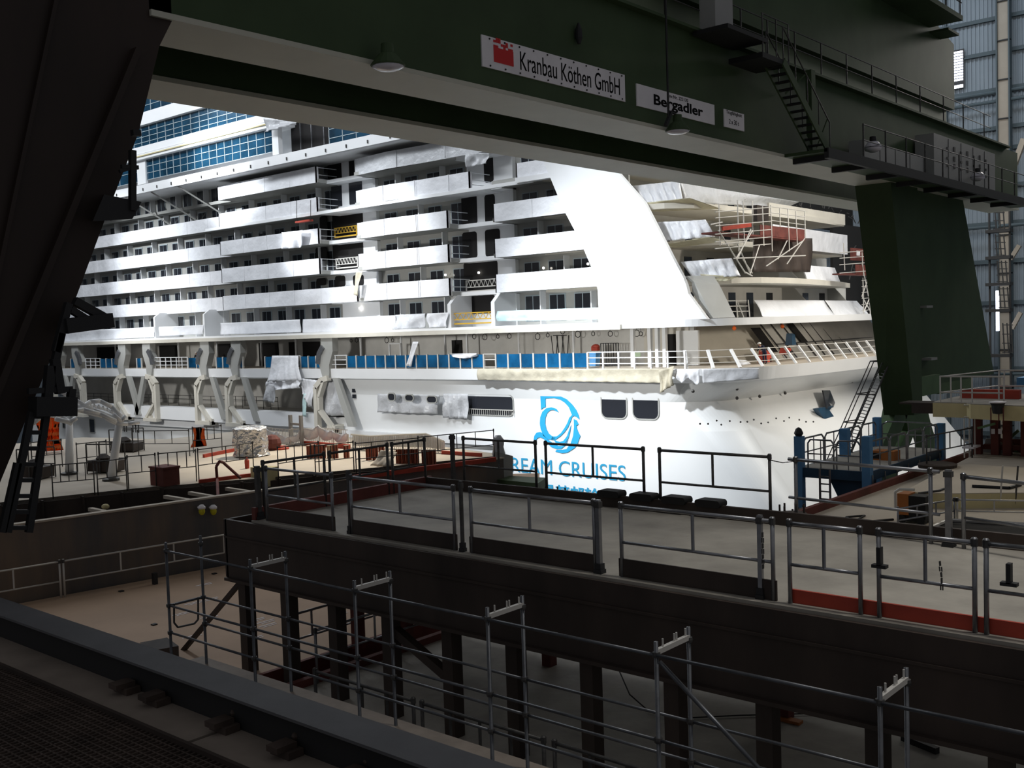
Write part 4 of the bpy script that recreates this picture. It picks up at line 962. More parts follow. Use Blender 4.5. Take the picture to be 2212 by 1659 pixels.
# ================= foreground deck section on pillars =================
ds = empty('deck_section', V(-8, 15, -H), 'grey upper deck section on steel pillars in the right foreground', 'ship section')
MB().box(-17.95, 5, 12.45, 17.7, -3.86, -3.75).build('deck_plate', 'deck', ds)
b = MB(); b.box(-18.8, 5, 12.38, 12.46, -5.02, -3.8); b.box(-18.8, 5, 12.3, 12.62, -5.08, -5.02); b.box(-18.85, -18.75, 12.38, 17.6, -5.02, -3.8); b.box(-18.8, 5, 12.34, 12.38, -4.18, -4.14)
b.build('edge_girder', 'darksteel', ds)
b = MB(); b.box(-17.9, 5, 17.38, 17.46, -5.0, -3.5); b.build('rear_coaming', 'darksteel', ds)
b = MB(); b.box(-18.0, -17.88, 12.5, 17.6, -3.85, -3.5); b.build('side_coaming', 'rust', ds)
b = MB(); b.box(-6.2, 5, 12.66, 12.7, -3.75, -3.57); b.build('side_coaming', 'rustbright', ds, label='bright red primer coaming strip')
pill = []
for (px, py) in [(530, 1260), (622, 1285), (725, 1310), (842, 1340), (973, 1372), (1112, 1400), (1274, 1440), (1457, 1490), (1657, 1535), (1895, 1590), (2163, 1640)]:
    q = P(px, py, Y=12.55); MB().box(q.x - .12, q.x + .12, 12.45, 12.7, -7.0, -5.02).build('pillar', 'darksteel', ds)
for (px, py) in [(1187, 1437), (1697, 1550), (775, 1400), (880, 1400)]:
    q = P(px, py, Z=-7.0); MB().box(q.x - .11, q.x + .11, q.y - .11, q.y + .11, -7.0, -3.85).build('pillar', 'rust', ds)
b = MB(); q = P(520, 1257, Y=12.55); r = P(385, 1418, Y=12.55); b.bar(q, r, .09); b.build('diagonal_brace', 'darksteel', ds)
b = MB(); q = P(835, 1345, Y=12.6); r = P(985, 1475, Y=12.6); b.bar(q, r, .16); b.build('diagonal_brace', 'darksteel', ds)
b = MB()
for x in (-15.2, -12.4, -9.6, -6.8, -4., -1.2): b.box(x, x + .12, 12.6, 17.4, -4.5, -3.86)
each(b, 'deck_beam', 'darksteel', ds)
MB().box(-16.6, 5, 10.8, 19.7, -7.15, -7.0).build('lower_deck', 'deck', ds)
MB().box(-16.7, 5, 10.8, 19.7, -H, -7.16).build('hull_shell', 'darksteel', ds)
MB().prism([V(x, y, -7.15) for x, y in ((-17.9, 7.5), (-17.9, 19.7), (-27.3, 19.7), (-27.75, 17.1), (-28.55, 11.7), (-29.2, 7.5))], (0, 0, .15)).build('lower_deck', 'deckwarm', ds, label='tan painted lower deck panel on the left')
b = MB(); b.prism([V(x, y, -H) for x, y in ((-17.9, 7.5), (-17.9, 19.7), (-27.3, 19.7), (-27.75, 17.1), (-28.55, 11.7), (-29.2, 7.5))], (0, 0, H - 7.16)); b.build('hull_shell', 'darksteel', ds)
b = MB(); b.box(-17.9, -16.7, 10.8, 19.7, -7.6, -7.5); b.box(-17.95, -17.85, 9.5, 19.7, -7.3, -6.95); b.box(-16.75, -16.6, 10.8, 19.7, -7.3, -6.85); each(b, 'deck_seam', 'rust', ds)
b = MB()
rg = random.Random(11)
for k in range(16):
    q = P(rg.uniform(380, 760), rg.uniform(1260, 1400), Z=-6.995)
    b.box(q.x - .02, q.x + .02, q.y - .25, q.y + .25, -6.999, -6.992); b.box(q.x + .1, q.x + .13, q.y - .2, q.y + .2, -6.999, -6.992)
each(b, 'chalk_mark', 'sign', ds)
b = MB()
for (px, py) in [(335, 1262), (262, 1278), (463, 1240), (333, 1350)]:
    q = P(px, py, Z=-7.0); b.box(q.x - .06, q.x + .06, q.y - .06, q.y + .06, -7, -6.97 + (.3 if px == 335 else 0))
each(b, 'deck_fitting', 'blacksteel', ds)
b = MB(); b.hexa([P(302, 1388, Z=-7), P(362, 1405, Z=-7), P(362, 1405, Z=-7) + Vector((.8, -.2, 0)), P(302, 1388, Z=-7) + Vector((.8, -.2, 0)), P(302, 1388, Z=-6.9), P(361, 1377, Z=-6.7), P(361, 1377, Z=-6.7) + Vector((.8, -.2, 0)), P(302, 1388, Z=-6.9) + Vector((.8, -.2, 0))])
b.build('hatch_cover', 'darksteel', ds)
# ---- guardrail panels
def guard(name_lbl, a, c, zb=-3.75, top=1.07, mid=.52, m='galv', grp=None, toe=None, pickets=1, r=.028, ext=.0):
    """a, c: (x, y) of the two end posts"""
    pa = V(a[0], a[1], zb); pc = V(c[0], c[1], zb); root = empty('guardrail_panel', (pa + pc) / 2, name_lbl, 'guardrail', grp)
    d = (pc - pa); u = d.normalized(); up = Vector((0, 0, 1))
    MB().tube(pa + up * top - u * ext, pc + up * top + u * ext, r, 8).build('top_rail', m, root, smooth=True)
    MB().tube(pa + up * mid - u * ext, pc + up * mid + u * ext, r * .85, 8).build('middle_rail', m, root, smooth=True)
    for p in (pa, pc):
        MB().tube(p, p + up * (top + .06), r * 1.1, 8).build('post', m, root, smooth=True)
        k = MB(); k.box(0, .001, 0, .001, 0, .001); k = MB(); k.tube(p + up * (top - .045), p + up * (top + .045), r * 1.5, 8); k.build('clamp', 'galvdark', root)
    for i in range(pickets):
        q = pa + d * ((i + 1) / (pickets + 1)); MB().tube(q + up * mid, q + up * top, r * .9, 6).build('picket', m, root)
    if toe:
        n = Vector((-u.y, u.x, 0)); p0 = pa - u * .05; p1 = pc + u * .05
        MB().bar(p0 + up * .14, p1 + up * .14, .03, .27, up=(0, 0, 1)).build('toe_board', toe, root)
    return root
YN = 12.62
def nx(px, py): return P(px, py, Z=-3.75).x
near = [(575, 1125, 738, 1143, 'darksteel', 'first from the left, short'), (776, 1150, 985, 1188, 'darksteel', 'second from the left'), (1018, 1195, 1270, 1242, 'darksteel', 'third from the left'),
        (1318, 1255, 1628, 1318, 'darksteel', 'long one in the middle of the row'), (1663, 1325, 1806, 1358, None, 'short bare one above the red strip'), (1846, 1366, 2052, 1408, None, 'with the dangling chain'), (2075, 1415, 2330, 1470, None, 'rightmost, running out of the picture')]
for (xa, ya, xb, yb, toe, t) in near:
    guard('near edge guardrail of the grey deck, ' + t, (nx(xa, ya), YN), (nx(xb, yb), YN), toe=toe, pickets=1, grp='guardrails on the near deck edge')
YF = 17.55
def fx(px): return P(px, 1080, Y=YF).x
for (xa, xb, t) in [(1005, 1160, 'left end, before the ship lettering'), (1182, 1392, 'under the blue hull logo'), (1427, 1664, 'right of the logo with hooked rail ends')]:
    guard('dark far edge guardrail of the grey deck, ' + t, (fx(xa), YF), (fx(xb), YF), m='galvdark', grp='guardrails on the far deck edge', top=1.22, mid=.58)
guard('bright tubular guardrail on the far deck edge in front of the blue platform', (fx(1720), YF), (P(2016, 1170, Y=17.3).x, 17.2), top=1.2, mid=.5, pickets=0, r=.032, ext=.15)
guard('tubular guardrail at the far right of the deck, beyond the square post', (P(2082, 1170, Y=17.1).x, 17.1), (P(2330, 1200, Y=16.6).x, 16.6), top=1.16, mid=.5, pickets=0, r=.032)
for k, (ya, yb, t) in enumerate([(12.75, 14.35, 'nearest the camera'), (14.5, 16.2, 'middle one'), (16.35, 17.4, 'farthest, meeting the corner post')]):
    guard('dark guardrail on the left side edge of the grey deck, ' + t, (-17.9, ya), (-17.9, yb), m='galvdark', grp='guardrails on the left deck edge', top=1.15, mid=.55)
# single thick posts and loose bits
def stanchion(lbl, px, py, Y, w, h, m='galv'):
    q = P(px, py, Y=Y); r = empty('stanchion', V(q.x, Y, -3.75), lbl, 'post')
    MB().box(q.x - w / 2, q.x + w / 2, Y - w / 2, Y + w / 2, -3.75, -3.75 + h).build('post', m, r)
    k = MB(); k.box(q.x - w, q.x + w, Y - w, Y + w, -3.75, -3.69); k.box(q.x - w * .8, q.x + w * .8, Y - w * .8, Y + w * .8, -3.69, -3.6); k.build('base_plate', 'blacksteel', r)
    k = MB(); k.box(q.x - w * .7, q.x + w * .7, Y - w * .7, Y + w * .7, -3.75 + h - .12, -3.75 + h - .03); k.build('clamp', 'galvdark', r)
stanchion('square grey post between third and fourth near guardrails', 1296, 1250, YN, .07, 1.12)
stanchion('round post left of the short bare near guardrail', 1645, 1322, YN, .06, 1.14)
stanchion('square post at the far right corner of the grey deck', 2050, 1175, 17.15, .09, 1.25)
stanchion('dark corner post at the far left of the grey deck', 980, 1045, YF, .08, 1.3, 'galvdark')
stanchion('dark corner post at the near left of the grey deck', 560, 1120, YN, .09, 1.1, 'galvdark')
stanchion('dark post with clamps between first and second near guardrails', 757, 1148, YN, .05, 1.2, 'galvdark')
stanchion('dark post with clamps between second and third near guardrails', 1000, 1192, YN, .05, 1.2, 'galvdark')
def chain(lbl, pts, r=.018, link=.06):
    b = MB(); pts = [Vector(p) for p in pts]
    for a, c in zip(pts, pts[1:]):
        k = max(1, int((c - a).length / link))
        for i in range(k):
            p = a.lerp(c, i / k); q = a.lerp(c, (i + .85) / k); s = Vector((.012, 0, 0)) if i % 2 else Vector((0, .012, 0))
            b.tube(p + s, q + s, r * .5, 4); b.tube(p - s, q - s, r * .5, 4)
    return b.build('chain', 'galvdark', None, lbl, 'chain')
q = P(2030, 1212, Y=YN - .05); chain('steel chain dangling from the near guardrail at right', [q, q + Vector((0.02, 0, -.2)), q + Vector((.02, 0, -.36))])
q = P(1647, 1150, Y=YN - .05); chain('steel chain hanging beside the round near post', [q, q + Vector((0, 0, -.3)), q + Vector((0, 0, -.5))])
p, q = P(1664, 994, Y=YF), P(1718, 996, Y=YF); chain('slack safety chains closing the gap in the far guardrail', [p, p.lerp(q, .5) + Vector((0, 0, -.04)), q])
for (px, py, t) in [(1900, 1192, 'T-shaped dark clamp on the near top rail right of the short guardrail'), (2180, 1228, 'dark clamp on the near top rail at the right border')]:
    q = P(px, py, Y=YN); b = MB(); b.box(q.x - .025, q.x + .025, YN - .05, YN + .05, q.z - H - .17, q.z - H + .06); b.box(q.x - .09, q.x + .09, YN - .05, YN + .05, q.z - H - .2, q.z - H - .16); b.build('rail_clamp', 'blacksteel', None, t, 'clamp')
for k, px in enumerate((1328, 1398, 1468, 1541)):
    q = P(px, 1085, Y=YF + .0); b = MB()
    b.prism([V(q.x + x, 17.3, -3.54 + z) for x, z in rrect(-.27, .27, 0, .14, .06)], (0, .3, 0)); b.build('rubber_pad', 'black', None, ['leftmost', 'second', 'third', 'rightmost'][k] + ' dark rounded pad along the far deck edge below the lettering', 'pad', 'pads on the far deck edge')
# ---- tube scaffold between camera and deck section
sc_ = empty('scaffold', V(-8, 10.1, -H), 'galvanised tube scaffold standing before the dark edge girder', 'scaffold')
SX = [-16.75, -14.22, -11.65, -9.03, -6.45, -3.88, -1.3, 1.3]
for k, x in enumerate(SX):
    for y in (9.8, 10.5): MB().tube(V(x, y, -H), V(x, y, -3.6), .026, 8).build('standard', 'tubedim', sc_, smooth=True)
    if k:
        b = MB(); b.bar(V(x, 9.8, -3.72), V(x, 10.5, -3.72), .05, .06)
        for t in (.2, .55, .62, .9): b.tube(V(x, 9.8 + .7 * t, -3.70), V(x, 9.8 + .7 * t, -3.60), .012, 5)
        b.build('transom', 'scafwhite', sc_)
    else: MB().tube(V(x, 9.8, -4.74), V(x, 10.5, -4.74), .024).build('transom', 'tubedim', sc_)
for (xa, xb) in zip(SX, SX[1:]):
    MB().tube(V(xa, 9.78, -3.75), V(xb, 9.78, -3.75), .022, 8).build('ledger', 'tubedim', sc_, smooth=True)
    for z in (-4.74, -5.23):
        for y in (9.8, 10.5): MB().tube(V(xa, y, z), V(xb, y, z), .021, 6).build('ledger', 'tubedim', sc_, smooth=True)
b = MB()
for x in SX:
    for y in (9.8, 10.5):
        for z in (-3.75, -4.74, -5.23): b.lathe(V(x, y, z), [(.045, -.03), (.05, 0), (.045, .03)], 8)
each(b, 'coupler', 'galvdark', sc_)
MB().tube(P(1425, 1430, Y=9.75), P(1700, 1725, Y=9.75), .026, 8).build('diagonal_brace', 'tubedim', sc_, smooth=True)
b = MB(); g = [P(x, y, X=-16.7) for x, y in [(376, 1304), (376, 1345), (384, 1355), (420, 1347), (428, 1338), (428, 1290)]]; b.path(g, .018); b.build('hoop_gate', 'galvdark', sc_)
b = MB(); b.box(-17.2, 2, 9.3, 10.7, -6.05, -5.98); b.build('plank_deck', 'plate', sc_)
for k, (ya, yb) in enumerate(((8.5, 13.2), (13.3, 19.5))):
    fo = lambda y: -29.2 + (y - 7.5) * .155 + .22
    guard('pale guardrail at the foot of the stained side wall, ' + ('nearest half', 'farther half')[k], (fo(ya), ya), (fo(yb), yb), zb=-7.0, m='scafwhite', pickets=3, top=1.0, mid=.45, grp='guardrails below the stained wall')
# rails of the lower deck seen through the scaffold
for k, (x, ya, yb, t) in enumerate([(-17.95, 13.2, 15.2, 'nearest one'), (-17.95, 15.3, 17.4, 'farther one')]):
    guard('galvanised guardrail on the tan lower deck edge, ' + t, (x, ya), (x, yb), zb=-7.0, pickets=2, grp='guardrails on the lower deck')
for k, (x, ya, yb, t) in enumerate([(-16.6, 12.9, 15.0, 'nearest one'), (-16.6, 15.1, 17.6, 'farther one')]):
    guard('guardrail on the grey lower deck edge facing the tan panel, ' + t, (x, ya), (x, yb), zb=-7.0, pickets=3, grp='guardrails on the lower deck')
for k in range(3):
    guard('dark shaded guardrail on the grey lower deck behind the scaffold, ' + ['left', 'middle', 'right'][k] + ' panel', (-14.6 + k * 2.7, 11.3), (-12.1 + k * 2.7, 11.3), zb=-7.0, m='galvdark', pickets=3, grp='guardrails at the near lower deck edge')
b = MB(); pts = [P(1338, 1450, Y=15.5), P(1360, 1500, Y=15), P(1400, 1535, Z=-6.97), P(1455, 1552, Z=-6.97), P(1600, 1545, Z=-6.97), P(1760, 1541, Z=-6.97)]
b.path(pts, .012, 5); b.build('cable', 'black', None, 'thin black cable trailing down onto the grey lower deck', 'cable')
b = MB(); b.bar(P(1950, 1592, Z=-6.95), P(2025, 1622, Z=-6.95), .1); b.build('steel_bar', 'blacksteel', None, 'dark steel bar lying on the grey lower deck at lower right', 'bar')
b = MB(); q = P(1690, 1555, Z=-7); b.box(q.x - .4, q.x + .35, q.y - .08, q.y + .08, -7, -6.95); b.build('timber_wedge', 'orangedull', None, 'small timber offcut at the foot of a red post on the lower deck', 'timber')
# ---- gallery in the near lower left: grating, plate, beam with clamps
gl = empty('gallery', V(-6, 3, -H), 'dark gallery with grating floor and edge beam along the lower left corner', 'walkway')
zt = -2.5
b = MB(); b.box(-13.5, 3, 4.06, 4.36, zt - .02, zt); b.build('beam_flange', 'flange', gl, label='worn grey top flange')
zp = P(285, 1482, Y=4.15).z - H
b = MB(); b.box(-13.5, 3, 4.13, 4.19, zp - .1, zt - .02); b.build('beam_web', 'blacksteel', gl)
yp = P(285, 1556, Z=zp).y
b = MB(); 
for (xa, xb) in ((-13.5, -6.32), (-6.28, 3)): b.box(xa, xb, yp, 4.14, zp - .03, zp)
b.build('edge_plate', 'plate', gl)
b = MB(); b.box(-13.5, 3, yp - .03, yp, zp - .06, zp + .02); b.build('plate_lip', 'darksteel', gl)
b = MB()
x = -13.4
while x < 1.5:
    b.box(x, x + .012, .6, yp, zp - .05, zp - .01); x += .055
y = .62
while y < yp: b.box(-13.4, 1.5, y, y + .012, zp - .05, zp - .012); y += .06
b.build('grating', 'grate', gl)
MB().box(-13.5, 3, .5, 4.1, zp - .5, zp - .3).build('gallery_frame', 'blacksteel', gl)
for x in (-13, -8, -2, 2.5):
    MB().box(x - .15, x + .15, 3.6, 3.9, -H, zp - .5).build('gallery_column', 'blacksteel', gl)
for (px, py) in [(300, 1478), (372, 1500), (507, 1560), (640, 1612), (795, 1668)]:
    q = P(px, py, Z=zp + .03); b = MB(); b.box(q.x - .1, q.x + .1, 4.0, 4.12, zp, zp + .05); b.box(q.x - .06, q.x + .06, 3.94, 4.1, zp + .05, zp + .09); b.sphere(q + Vector((0, 0, .07)), .03, 6, 4); b.build('beam_clamp', 'grate', gl)
# ================= sunlit deck section on the left =================
lb = empty('deck_section', V(-36, 22, -H), 'sunlit tan deck section with stained steel side wall on the left', 'ship section')
ZD = -4.9
out = [(-29.6, 6), (-28.7, 11.7), (-27.9, 17.1), (-27.0, 23), (-25.9, 29.3)]
inn = [(-35, 8), (-33, 14.5), (-31.95, 17.8), (-30.2, 21.1), (-28.2, 25.8), (-26.6, 29.7)]
def wallstrip(pl, z0, z1, t=.12):
    b = MB()
    for (xa, ya), (xb, yb) in zip(pl, pl[1:]): b.hexa([V(xa, ya, z0), V(xb, yb, z0), V(xb - t, yb, z0), V(xa - t, ya, z0), V(xa, ya, z1), V(xb, yb, z1), V(xb - t, yb, z1), V(xa - t, ya, z1)])
    return b
wallstrip(out, -H, ZD).build('side_wall', 'wallsteel', lb)
wallstrip([(x + .05, y) for x, y in out], ZD, ZD + .05, .25).build('wall_rim', 'deckbeige', lb)
wallstrip(inn, -7.5, ZD, .1).build('trench_wall', 'wallsteel', lb)
b = MB()
for k in range(14):
    t = k / 13; x = inn[0][0] + .03; y = 8 + 15 * t
    for (xa, ya), (xb, yb) in zip(inn, inn[1:]):
        if ya <= y <= yb: x = xa + (xb - xa) * (y - ya) / (yb - ya)
    b.box(x - .02, x + .18, y, y + .05, -7, ZD - .05)
each(b, 'trench_stiffener', 'darksteel', lb)
b = MB(); b._add([V(x, y, -7.4) for x, y in [(-35, 8), (-29.7, 8), (-27, 23), (-26, 30), (-30, 22)]], [(0, 1, 2, 3, 4)]); b.build('trench_floor', 'darksteel', lb)
dk = inn + [(-27.4, 30.4), (-32.7, 31.5), (-40, 32.3), (-46.5, 32.6), (-46.5, 27.5), (-52, 26), (-54, 10), (-47, 7)]
b = MB(); b.prism([V(x, y, ZD - .08) for x, y in dk], (0, 0, .08)); b.build('deck_plate', 'deckbeige', lb)
b = MB(); b.prism([V(x * .997, y, -H) for x, y in dk], (0, 0, H + ZD - .1)); b.build('hull_shell', 'darksteel', lb)
b = MB()                                                     # trench cross beams
for (pa, pb) in [((195, 1100), (235, 1108)), ((357, 1073), (412, 1082)), ((410, 1065), (466, 1075)), ((490, 1056), (545, 1064))]:
    a = P(*pa, Z=ZD - .05); c = P(*pb, Z=ZD - .05); b.bar(a, c, .14, .1)
each(b, 'cross_beam', 'deckbeige', lb)
b = MB()                                                     # red coamings round the deck
def strip(pa, pc, h=.14, z=ZD, w=.1): b.bar(P(*pa, Z=z + h / 2), P(*pc, Z=z + h / 2), w, h)
strip((762, 1032), (1070, 992), .16); strip((955, 977), (1040, 983)); strip((430, 1040), (560, 1024), .12); strip((440, 985), (555, 962)); strip((655, 957), (755, 965), .2)
each(b, 'deck_coaming', 'rustbright', lb)
# wall lamps
for (px, t) in ((436, 'left'), (461, 'right')):
    q = P(px, 1104, X=-27.6); b = MB(); b.sphere(q, .10, 8, 6, 1.3); o = b.build('bulkhead_lamp', 'hiviz', None, t + ' of the two yellow bulkhead lamps with white caps', 'lamp', 'yellow bulkhead lamps', smooth=True)
    k = MB(); k.lathe(q + Vector((.0, 0, .12)), [(.11, -.05), (.12, 0), (.06, .07)], 10); k.tube(q + Vector((-.2, 0, .1)), q + Vector((0, 0, .1)), .03); k.build('lamp_cap', 'sign', o)
q = P(228, 1098, Z=ZD); b = MB(); b.sphere(q + Vector((0, 0, .05)), .12, 8, 5, .7); b.build('yellow_bundle', 'beigeedge', None, 'small yellow bundle in the trench at left', 'bundle')
# guardrails on the left deck
def gpx(lbl, pa, pc, grp=None, **k):
    a = P(*pa, Z=ZD); c = P(*pc, Z=ZD); return guard(lbl, (a.x, a.y), (c.x, c.y), zb=ZD, m=k.pop('m', 'galvdark'), grp=grp, r=.018, **k)
G = 'thin guardrails on the sunlit deck'
gpx('thin guardrail on the sunlit deck, leftmost by the ladder leg', (115, 1078), (205, 1070), G, pickets=4)
gpx('thin guardrail on the sunlit deck left of the slide post', (212, 1070), (275, 1060), G, pickets=2)
gpx('thin guardrail on the sunlit deck right of the slide post', (278, 1056), (338, 1050), G, pickets=1)
gpx('thin guardrail on the sunlit deck behind the red brown box', (345, 1048), (425, 1040), G, pickets=3)
gpx('thin guardrail on the sunlit deck beside the bent hose', (430, 1038), (548, 1020), G, pickets=3)
gpx('thin guardrail behind the dark corner post of the grey deck', (602, 1034), (690, 1020), G, pickets=4)
gpx('thin guardrail in front of the standing steel profiles, left half', (682, 1030), (765, 1020), G, pickets=1)
gpx('thin guardrail in front of the standing steel profiles, right half', (770, 1024), (905, 1010), G, pickets=3)
gpx('thin guardrail at the pointed end of the sunlit deck', (905, 1008), (1068, 990), G, pickets=3)
gpx('thin guardrail along the far deck edge under the orange tarpaulin', (300, 985), (410, 985), G, pickets=2)
gpx('thin guardrail by the far orange frame', (418, 978), (480, 972), G, pickets=3)
gpx('thin guardrail far left under the red orange sheet', (70, 1015), (135, 1008), G, pickets=3)
gpx('thin guardrail between both slide posts', (168, 1020), (232, 1012), G, pickets=2)
# standing red brown steel profiles
lab = ['first', 'second', 'third', 'fourth', 'fifth', 'sixth', 'seventh']
def profile(px, py, h, lbl, pale, grp):
    q = P(px, py, Z=ZD); b = MB(); w = .062
    b.box(q.x - w, q.x + w, q.y - .02, q.y + .02, ZD, ZD + h); b.box(q.x - w, q.x - w + .03, q.y - .1, q.y + .1, ZD, ZD + h); b.box(q.x + w - .03, q.x + w, q.y - .1, q.y + .1, ZD, ZD + h)
    o = b.build('steel_profile', 'deckwarm' if pale else 'profile', None, lbl, 'profile', grp)
    k = MB(); k.box(q.x - w, q.x + w, q.y - .1, q.y + .1, ZD + h, ZD + h + .02); k.build('cap_plate', 'deckbeige', o)
for k, px in enumerate((669, 678, 687, 698, 713, 725, 749)): profile(px, 990, .50 + .03 * (k % 2), lab[k] + ' from the left of the red brown profiles beside the foil drum', k == 4, 'profiles beside the foil drum')
for k, px in enumerate((797, 811, 825)): profile(px, 994, .52, lab[k] + ' of the three red brown profiles right of the white fence gate', False, 'middle trio of profiles')
for k, px in enumerate((862, 870, 879, 888, 898)): profile(px, 1001, .53, lab[k] + ' from the left of the five red brown profiles in the right cluster', False, 'right cluster of profiles')
for k, px in enumerate((918, 927, 936)): profile(px, 1003, .53, lab[k] + ' of the last three red brown profiles near the deck point', False, 'last trio of profiles')
q = P(838, 1005, Z=ZD); cloth('canvas_bundle', [q + Vector((-.35, .1, .55)), q + Vector((.45, .1, .5)), q + Vector((.55, -.3, 0.02)), q + Vector((-.5, -.3, 0.02))], 'deckbeige', 'pale canvas bundle propped among the red brown profiles', 'canvas', folds=3, amp=.08, nu=12, nv=8)
# foil wrapped drum
q = P(543, 985, Z=ZD); b = MB(); rg = random.Random(2)
prof = [(.55, 0), (.72, .02), (.68, .3), (.7, .6), (.67, .9), (.69, 1.15), (.5, 1.22), (.1, 1.24)]
b.lathe(q, prof, 20)
for i, v in enumerate(b.v):
    if i > 19: v += Vector((rg.uniform(-.05, .05), rg.uniform(-.05, .05), rg.uniform(-.03, .03)))
o = b.build('wrapped_drum', 'foil', None, 'big drum wrapped in crinkled silver foil standing on the sunlit deck', 'drum')
k = MB(); k.lathe(q + Vector((-.55, -.5, .45)), [(.0, 0), (.09, .01), (.0, .02)], 8, ax=(-.6, -.8, 0)); k.build('orange_tag', 'orange', o)
q = P(588, 972, Z=ZD); b = MB(); b.sphere(q + Vector((0, 0, .3)), .42, 10, 6, .9); b.build('plant_bundle', 'rust', None, 'dark red green bundle just right of the foil drum', 'bundle')
q = P(600, 970, Z=ZD); b = MB(); b.sphere(q + Vector((0.2, 0, .02)), .4, 10, 5, .35); b.build('red_cloth', 'rustbright', None, 'crumpled red cloth on the deck beside the trestle', 'cloth')
# trestle, box, hose, extinguisher
q = P(641, 962, Z=ZD); b = MB()
t = empty('trestle', q, 'pale grey H-shaped trestle standing behind the foil drum', 'trestle')
for s in (-.38, .38): MB().bar(q + Vector((s, 0, 0)), q + Vector((s, 0, 1.35)), .13).build('post', 'cabinet', t)
for z in (.95, .35): MB().bar(q + Vector((-.38, 0, z)), q + Vector((.38, 0, z)), .1).build('rung', 'cabinet', t)
b.box(q.x - .55, q.x + .5, q.y - .2, q.y + .2, q.z - H, q.z - H + .08); b.build('foot', 'cabinet', t)
q = P(357, 1047, Z=ZD); b = MB(); b.box(q.x - .42, q.x + .42, q.y - .3, q.y + .3, ZD, ZD + .62); o = b.build('steel_bin', 'rust', None, 'red brown steel bin on the sunlit deck edge', 'bin')
k = MB(); k.box(q.x - .45, q.x + .45, q.y - .33, q.y + .33, ZD + .58, ZD + .64); k.build('bin_rim', 'rust', o)
b = MB(); b.path([P(471, 1072, Z=ZD + .0), P(469, 1035, X=-31), P(467, 1008, X=-31), P(474, 997, X=-31), P(482, 999, X=-31.2), P(520, 1033, Z=ZD + .05)], .05, 8); b.build('bent_pipe', 'rust', None, 'rust brown pipe bent like a crook at the deck edge', 'pipe')
q = P(534, 1012, Z=ZD); b = MB(); b.lathe(q, [(.08, 0), (.09, .3), (.05, .36), (.02, .42)], 10); b.build('extinguisher', 'rustbright', None, 'small red extinguisher on the sunlit deck below the foil drum', 'extinguisher')
b = MB(); q = P(572, 1030, Z=ZD); b.box(q.x - .4, q.x + .4, q.y - .3, q.y + .3, ZD - .3, ZD + .35); o = b.build('vent_box', 'beigeedge', None, 'pale square vent box behind the near left corner post', 'box')
# white slide frame: two posts and arched tubes
sl = empty('slide_frame', P(200, 1035, Z=ZD), 'white tubular slide frame arching on two leaning posts', 'slide frame')
p1, p2 = P(150, 1025, Z=ZD), P(240, 1038, Z=ZD)
t1 = P(150, 915, X=p1.x); t2 = P(258, 912, X=p2.x + .2)
for a, c in ((p1, t1), (p2, t2)):
    MB().tube(a, c, .16, 10, .13).build('post', 'white', sl, smooth=True); MB().lathe(a, [(.3, 0), (.3, .08), (.2, .1)], 12).build('base_plate', 'galvdark', sl)
XS = p2.x + .3
def arc(pts, r=.05, X=XS): return [P(x, y, X=X) for x, y in pts]
for (pts, r, dx) in [([(130, 845), (160, 862), (200, 885), (240, 900), (268, 905)], .07, 0), ([(170, 885), (195, 868), (215, 866), (240, 878), (262, 900)], .08, 0), ([(165, 878), (200, 876), (230, 884), (262, 902)], .06, -.4),
                     ([(150, 888), (180, 884), (215, 893), (250, 908)], .06, .3), ([(140, 880), (180, 890), (220, 900), (252, 912)], .05, .2), ([(70, 915), (95, 893), (130, 900), (155, 915)], .09, -.6), ([(230, 905), (250, 914), (275, 916), (300, 912)], .07, 0), ([(245, 895), (262, 910), (270, 898)], .07, .2), ([(120, 905), (150, 912), (165, 903)], .08, 0)]:
    MB().path(arc(pts, X=XS + dx), r, 8).build('arched_tube', 'white', sl, smooth=True)
b = MB()
for k in range(9):
    t = k / 8; b.tube(P(185 + 75 * t, 872 + 25 * t * t, X=XS), P(190 + 72 * t, 880 + 24 * t * t, X=XS - .3), .03)
b.build('tube_rung', 'white', sl)
# orange sheets, machinery
def qz(px, py, X): return P(px, py, X=X)
a = P(112, 972, Z=ZD + .1)
cloth('tarpaulin', [qz(86, 904, a.x), qz(134, 900, a.x), qz(138, 972, a.x), qz(92, 975, a.x)], 'orange', 'large red orange tarpaulin hanging at far left behind the slide frame', 'tarpaulin', folds=3, amp=.15)
a = P(440, 968, Z=ZD + .1)
cloth('tarpaulin', [qz(424, 922, a.x), qz(444, 925, a.x), qz(450, 963, a.x), qz(420, 966, a.x)], 'orange', 'small orange tarpaulin over a rail left of the foil drum', 'tarpaulin', folds=2, amp=.12, nu=12)
for (x0, x1, y, h, t) in [(250, 300, 975, .7, 'dark pump unit under tarps at the far deck edge'), (203, 258, 1020, .8, 'dark caged machine between the slide posts'), (55, 105, 1033, .8, 'dark caged machine at the far left of the deck')]:
    a = P(x0, y, Z=ZD); c = P(x1, y, Z=ZD); m = empty('machine', (a + c) / 2, t, 'machine')
    L = (c - a).length; u = (c - a).normalized(); w = Vector((-u.y, u.x, 0))
    b = MB(); b.bar(a + Vector((0, 0, h * .35)), c + Vector((0, 0, h * .3)), .7, h * .5, up=(0, 0, 1)); b.lathe(a.lerp(c, .4) + Vector((0, 0, h * .5)), [(.25, 0), (.28, .15), (.1, .3)], 10); b.build('body', 'darksteel', m)
    k = MB()
    for s in (-.4, .4):
        for q in (a, a.lerp(c, .5), c): k.tube(q + w * s, q + w * s + Vector((0, 0, h + .3)), .025)
        for z in (h + .3, h * .6): k.tube(a + w * s + Vector((0, 0, z)), c + w * s + Vector((0, 0, z)), .025)
    k.build('cage', 'galvdark', m)
